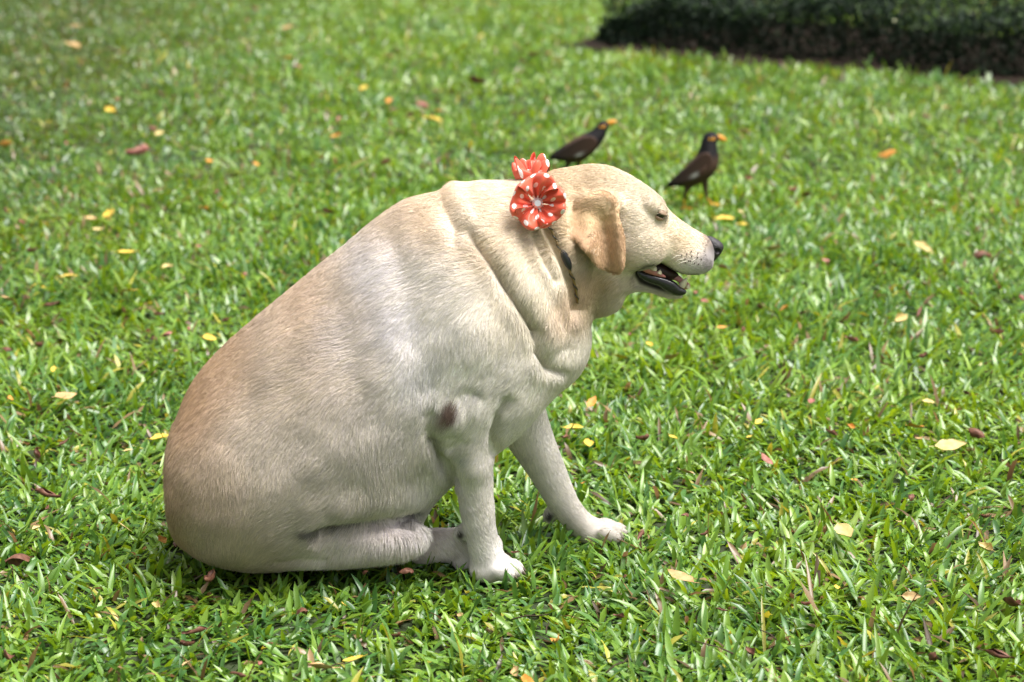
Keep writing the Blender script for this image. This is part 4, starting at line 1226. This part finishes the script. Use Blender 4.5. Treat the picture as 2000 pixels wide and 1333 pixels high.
# leaves crowd to the outer shell
shell = rg.random(NL)
top = hedge_top(s)
zz = np.where(shell < .45, top - rg.exponential(.025, NL), rg.uniform(.03, 1, NL) ** 0.8 * top)
spr = rg.random(NL) < .04; zz = np.where(spr, top + rg.exponential(.02, NL) * vnoise(s * 20, d * 20, 66) * 2, zz)
fr = (shell >= .45) & (shell < .85); d = np.where(fr, HD0 + rg.exponential(.035, NL), d)
en = shell >= .92; s = np.where(en, HS0 + rg.exponential(.07, NL), s)
bul = 0.11 * (vnoise(s * 4, zz * 6, 63) - .5); d = d + bul - 0.03 * np.clip(zz / 0.3, 0, 1)
k = (zz > 0.02) & (d < HD1 + 0.05); s, d, zz = s[k], d[k], zz[k]; NL = len(s)
c = np.stack([BE0[0] + bdir[0] * s + bnor[0] * d, BE0[1] + bdir[1] * s + bnor[1] * d, zz], 1)
ln_ = rg.uniform(.018, .034, NL); wd = ln_ * rg.uniform(.38, .55, NL)
dirv = rg.normal(0, 1, (NL, 3)); dirv[:, 2] += .5; dirv /= np.linalg.norm(dirv, axis=1)[:, None]
sd = np.cross(dirv, rg.normal(0, 1, (NL, 3))); sd /= np.linalg.norm(sd, axis=1)[:, None]
nn = np.cross(sd, dirv)
pts_ = [c, c + dirv * (ln_ * .45)[:, None] + sd * (wd * .5)[:, None] + nn * (ln_ * .08)[:, None], c + dirv * ln_[:, None], c + dirv * (ln_ * .45)[:, None] - sd * (wd * .5)[:, None] + nn * (ln_ * .08)[:, None]]
V = np.stack(pts_, 1).reshape(-1, 3); V[:, 2] = np.maximum(V[:, 2], 0.01)
b0 = np.arange(NL) * 4
T3 = np.concatenate([np.stack([b0, b0 + 1, b0 + 2], 1), np.stack([b0, b0 + 2, b0 + 3], 1)])
lc = np.array((.007, .018, .007)) * rg.uniform(.5, 1.5, (NL, 1)); lit_leaf = rg.random(NL) < np.where(zz > hedge_top(s) - .03, .16, .02); lc[lit_leaf] = np.array((.045, .085, .02)) * rg.uniform(.7, 1.2, (lit_leaf.sum(), 1))  # light on the hedge top painted in as paler leaves, mostly up there
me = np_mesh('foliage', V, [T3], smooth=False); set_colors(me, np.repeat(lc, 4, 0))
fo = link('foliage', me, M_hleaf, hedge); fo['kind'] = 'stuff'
for i in range(34):
    s_, d_ = HS0 + .06 + (HS1 - HS0 - .1) * (i + rg.uniform(-.3, .3)) / 34, rg.uniform(HD0 + .08, HD1 - .1)
    p = bed(s_, d_); pth = [np.array([p[0], p[1], 0.005])]
    for j in range(4): pth.append(pth[-1] + np.array([rg.normal(0, .018), rg.normal(0, .018), .065]))
    tube('stem', pth, .008, .003, M_twig, hedge, seg=6)

# =================================================================== fallen leaves
def leaf_mesh(name, L, wr, curl, cup, wav, seed, notch=0.0, stalk=True):
    """a dry leaf about 1 unit long lying in x, curled along and across, with a thin stalk and a raised midrib"""
    rg = np.random.default_rng(seed)
    nr, nc = 11, 7
    t = np.linspace(0, 1, nr); a = np.linspace(-1, 1, nc)
    prof = np.interp(t, [0, .08, .25, .45, .7, .9, 1], [.02, .35, .85, 1, .75, .3, .0]) * wr
    T, A = np.meshgrid(t, a, indexing='ij')
    edge = 1 + 0.10 * np.sin(T * 17 + seed) * np.abs(A) + (rg.random(T.shape) - .5) * 0.08 * np.abs(A)
    hw = prof[:, None] * edge
    th = A * cup * 1.4
    if cup > 0.01: yy, zz_ = hw * np.sin(th) / cup / 1.4 * 1.0, hw * (1 - np.cos(th)) / cup / 1.4
    else: yy, zz_ = hw * A, 0 * A
    ph = (T - .5) * curl
    xx = np.sin(ph) / curl if abs(curl) > .01 else T - .5
    zc = (1 - np.cos(ph)) / curl if abs(curl) > .01 else 0 * T
    zz_ = zz_ + zc + wav * np.sin(T * 7 + A * 2.5 + seed) * np.abs(A) + wav * .5 * np.sin(A * 9 + seed * 2 + T * 4)
    zz_ = zz_ - 0.02 * np.exp(-(A / .12) ** 2)
    V = np.stack([xx, yy, zz_], -1).reshape(-1, 3)
    ix = np.arange(nr * nc).reshape(nr, nc)
    Q = np.stack([ix[:-1, :-1], ix[1:, :-1], ix[1:, 1:], ix[:-1, 1:]], -1).reshape(-1, 4)
    if stalk:
        p0 = V[ix[0, nc // 2]]; n0 = len(V); ex_ = []
        for i in range(4):
            c_ = p0 + np.array([-.06 * i, .015 * i * math.sin(seed), .012 * i])
            for q_ in range(4):
                aa_ = q_ * math.pi / 2; ex_.append(c_ + .013 * np.array([0, math.cos(aa_), math.sin(aa_)]))
        V = np.concatenate([V, ex_])
        Q = np.concatenate([Q, [(n0 + 4 * i + q_, n0 + 4 * i + (q_ + 1) % 4, n0 + 4 * i + 4 + (q_ + 1) % 4, n0 + 4 * i + 4 + q_) for i in range(3) for q_ in range(4)]])
    V[:, 2] -= V[:, 2].min()
    return np_mesh(name, V, [Q])
LM = [leaf_mesh('leaf', 1, .30, .5, .5, .03, 1), leaf_mesh('leaf', 1, .36, 1.3, 1.1, .05, 2), leaf_mesh('leaf', 1, .30, .9, 2.0, .05, 3),
      leaf_mesh('leaf', 1, .24, .3, .3, .02, 4), leaf_mesh('leaf', 1, .38, 1.8, 1.5, .07, 5, stalk=False), leaf_mesh('leaf', 1, .14, .4, .8, .02, 6)]
def leaf_mat(name, c1_, c2_):
    m, n, l, b = mat_new(name)
    tc = n.new('ShaderNodeTexCoord'); t = n.new('ShaderNodeTexNoise'); t.inputs['Scale'].default_value = 4.5; t.inputs['Detail'].default_value = 7
    oi = n.new('ShaderNodeObjectInfo'); ad = n.new('ShaderNodeVectorMath'); ad.operation = 'ADD'
    sc2 = n.new('ShaderNodeMath'); sc2.operation = 'MULTIPLY'; sc2.inputs[1].default_value = 37.0
    l.new(oi.outputs['Random'], sc2.inputs[0]); l.new(tc.outputs['Object'], ad.inputs[0]); l.new(sc2.outputs[0], ad.inputs[1])
    l.new(ad.outputs[0], t.inputs['Vector'])
    r = n.new('ShaderNodeValToRGB'); r.color_ramp.elements[0].position = .35; r.color_ramp.elements[1].position = .68
    r.color_ramp.elements[0].color = (*c1_, 1); r.color_ramp.elements[1].color = (*c2_, 1)
    l.new(t.outputs['Fac'], r.inputs['Fac']); l.new(r.outputs[0], b.inputs['Base Color'])
    b.inputs['Roughness'].default_value = .55; b.inputs['Specular IOR Level'].default_value = .3
    return m
KIND = {  # material, meshes, name, label, group
 'b': (leaf_mat('dry_brown_leaf', (.075, .028, .018), (.19, .085, .05)), (1, 2, 4), 'dry_leaf', 'curled dry brown leaf', 'curled brown leaves on the lawn'),
 'r': (leaf_mat('reddish_leaf', (.20, .060, .045), (.36, .17, .13)), (1, 0, 4), 'reddish_leaf', 'reddish pink dead leaf', 'reddish leaves on the lawn'),
 'y': (leaf_mat('yellow_leaf', (.52, .34, .035), (.62, .46, .09)), (0, 3, 0), 'yellow_leaf', 'bright yellow fallen leaf', 'yellow leaves on the lawn'),
 'o': (leaf_mat('orange_leaf', (.42, .17, .03), (.55, .29, .06)), (0, 3, 1), 'orange_leaf', 'orange-brown fallen leaf', 'orange leaves on the lawn'),
 'p': (leaf_mat('pale_leaf', (.42, .31, .11), (.55, .45, .20)), (0, 3, 1), 'pale_leaf', 'pale straw-coloured fallen leaf', 'pale leaves on the lawn'),
 't': (leaf_mat('tan_leaf', (.36, .22, .09), (.52, .37, .18)), (0, 3, 0), 'tan_leaf', 'flat tan dead leaf', 'tan leaves on the lawn')}
LEAVES = {
 'b': [(51,577,22),(101,593,26),(64,490,20),(196,521,12),(311,612,20),(302,659,18),(13,680,20),(125,863,22),(69,887,27),(442,625,14),(93,963,45),(95,993,14),(32,1087,50),(341,1064,26),
       (413,1131,42),(591,1190,36),(380,1231,40),(367,1259,26),(10,1280,34),(465,1316,32),(793,1112,26),(712,1117,12),(1220,1125,14),(774,1243,14),(1209,1204,22),(1250,1044,36),(1783,967,28),
       (1972,1177,40),(1951,1275,48),(1814,1284,42),(1466,1272,28),(1818,1135,22),(1377,1044,14),(1338,1004,18),(1410,1191,14),(1452,639,18),(1482,599,20),(1104,852,28),(1255,857,24),(1416,681,10),
       (1795,609,28),(1803,696,22),(1908,846,32),(1623,843,32),(1891,767,15),(1569,611,14),(1992,692,18),(1922,493,32),(1574,381,20),(1712,518,16),(1812,226,16),(1876,336,16),(1869,293,14),
       (929,159,30),(801,225,20),(1020,118,16),(1040,108,20),(989,54,14),(827,325,14),(1070,103,14),(300,248,22),(315,182,14),(640,414,20),(424,375,16),(11,409,22),(105,356,14),(1687,504,16),(1145,713,18),(1925,1010,14)],
 'r': [(324,651,20),(343,685,12),(368,639,14),(479,533,14),(388,480,12),(74,674,20),(507,1297,16),(1005,1078,20),(1573,1181,16),(1359,572,16),(1376,587,18),(1230,654,12),(1233,777,24),(1500,897,30),
       (1947,650,25),(1662,663,24),(1585,782,20),(1995,578,20),(1722,699,16),(1412,521,20),(1550,371,20),(1462,347,14),(1613,508,14),(825,201,24),(752,318,20),(663,231,14),(270,298,40),(474,313,16),
       (229,193,14),(581,128,18),(520,454,20),(43,433,18),(131,278,16),(493,15,16),(28,489,16)],
 'y': [(135,538,28),(69,555,14),(83,560,14),(251,566,24),(250,489,34),(408,658,26),(105,720,18),(118,732,16),(312,852,30),(672,1180,22),(690,1284,34),(1634,1146,14),(1269,671,18),(1212,695,22),
       (1149,863,28),(1120,833,30),(1315,852,22),(1467,851,22),(1482,822,18),(1983,752,16),(1415,425,30),(1447,437,20),(1760,477,20),(711,171,20),(845,231,30),(214,414,44),(217,212,24)],
 'o': [(22,777,18),(315,1050,34),(1087,1251,30),(1029,1328,42),(1156,782,28),(1182,824,14),(1140,942,18),(1410,639,18),(1533,602,18),(1788,831,34),(1669,936,20),(1662,834,20),(1732,300,30),
       (1795,498,26),(758,198,20),(857,216,18),(959,6,18),(656,264,18),(409,313,26),(501,319,16),(8,283,26),(557,113,26),(655,264,16),(398,407,18),(972,238,16)],
 'p': [(327,519,22),(345,517,14),(34,639,18),(250,879,14),(241,1026,22),(308,1182,24),(70,1030,18),(1650,1032,56),(1926,1067,30),(1755,1018,16),(1903,590,46),(1758,621,32),(1813,783,20),(1857,864,50),
       (1452,258,22),(1938,412,24),(1920,238,20),(1847,211,18),(1802,481,36),(939,69,20),(758,110,16),(311,259,16),(191,446,18),(615,218,16),(1447,413,18)],
 't': [(15,582,32),(128,769,42),(364,1295,18),(627,1299,50),(1329,1121,54),(1314,695,36),(1341,920,26),(1780,1160,30),(1795,855,26),(1508,483,48),(178,424,24),(143,86,30),(225,99,24),(563,51,26),(146,51,20),(1009,1309,28),(900,1200,14)]}
rg = np.random.default_rng(5)
RUMP, FORE, MUZ = P(340, 1000, DY), P(1090, 1080, DY), P(1400, 500, DY)
def leaf_label(lab, L, g):
    size = 'large' if L > .052 else 'medium-sized' if L > .034 else 'small'
    x, y = g[0], g[1]; dd_ = lambda p: math.hypot(x - p[0], y - p[1])
    bd = float((np.array([x, y]) - BE0) @ bnor)
    if dd_(BIRD_XY[0]) < .45: where = 'near the fully visible myna'
    elif dd_(BIRD_XY[1]) < .45: where = 'near the half-hidden myna'
    elif dd_(FORE) < .34: where = 'beside the dog\'s forepaws'
    elif dd_(RUMP) < .42: where = 'beside the dog\'s rump'
    elif -1.3 < bd and x > .3: where = 'just before the hedge bed'
    elif y < -.42: where = 'in the lawn before the dog\'s hind leg' if x < -.05 else 'in the lawn before the dog\'s forepaws'
    elif y < .9: where = 'on lawn behind the dog\'s rump' if x < -.1 else 'on lawn ahead of the dog\'s chest'
    elif y < 2.2: where = 'on lawn beyond the dog\'s back' if x < 0 else 'on lawn beyond the dog\'s muzzle'
    else: where = 'on lawn far beyond the dog\'s back' if x < .2 else 'on lawn level with the mynas'
    return f'{size} {lab} {where}'
for kd, lst in LEAVES.items():
    mt, variants, nm, lab, grp = KIND[kd]
    vm = []
    for vi in variants:
        m_ = LM[vi].copy(); m_.materials.append(mt); vm.append(m_)
    for i, (px, py, sz) in enumerate(lst):
        zl = rg.uniform(.036, .050)
        g = G(px, py + sz * .15, zl)
        dist = math.hypot(g[1] - CAM_Y, CAM_Z)
        L = min(max(sz * 1.3 * dist / FPX, .018), .095)
        o = bpy.data.objects.new(nm, vm[i % len(vm)]); COL.objects.link(o)
        o.location = g; o.scale = (L, L, L)
        o.rotation_euler = (rg.normal(0, .28) + 0.25, rg.normal(0, .22), rg.uniform(0, 6.28))
        if kd in 'bro' and rg.random() < .3: o.rotation_euler[0] += math.pi; o.location.z += L * .2
        tag(o, leaf_label(lab, L, g), 'leaf', grp)
for (px, py, L, az_) in ((1205,1300,.05,.9),(1395,1265,.06,2.6),(1035,1205,.055,.1),(660,1300,.05,.5),(1068,1225,.04,1.5),(1500,1240,.035,2.2)):
    g = G(px, py, .036); dv = np.array([math.cos(az_), math.sin(az_), .12])
    tw = tube('twig', [g - dv * L * .5, g - dv * L * .1 + np.array([0, .002, .002]), g + dv * L * .2 + np.array([.003, 0, 0]), g + dv * L * .5], .0013, .0008, M_twig, None, seg=5)
    tag(tw, 'thin dry brown twig lying among the grass blades', 'twig', 'twigs in the lawn')
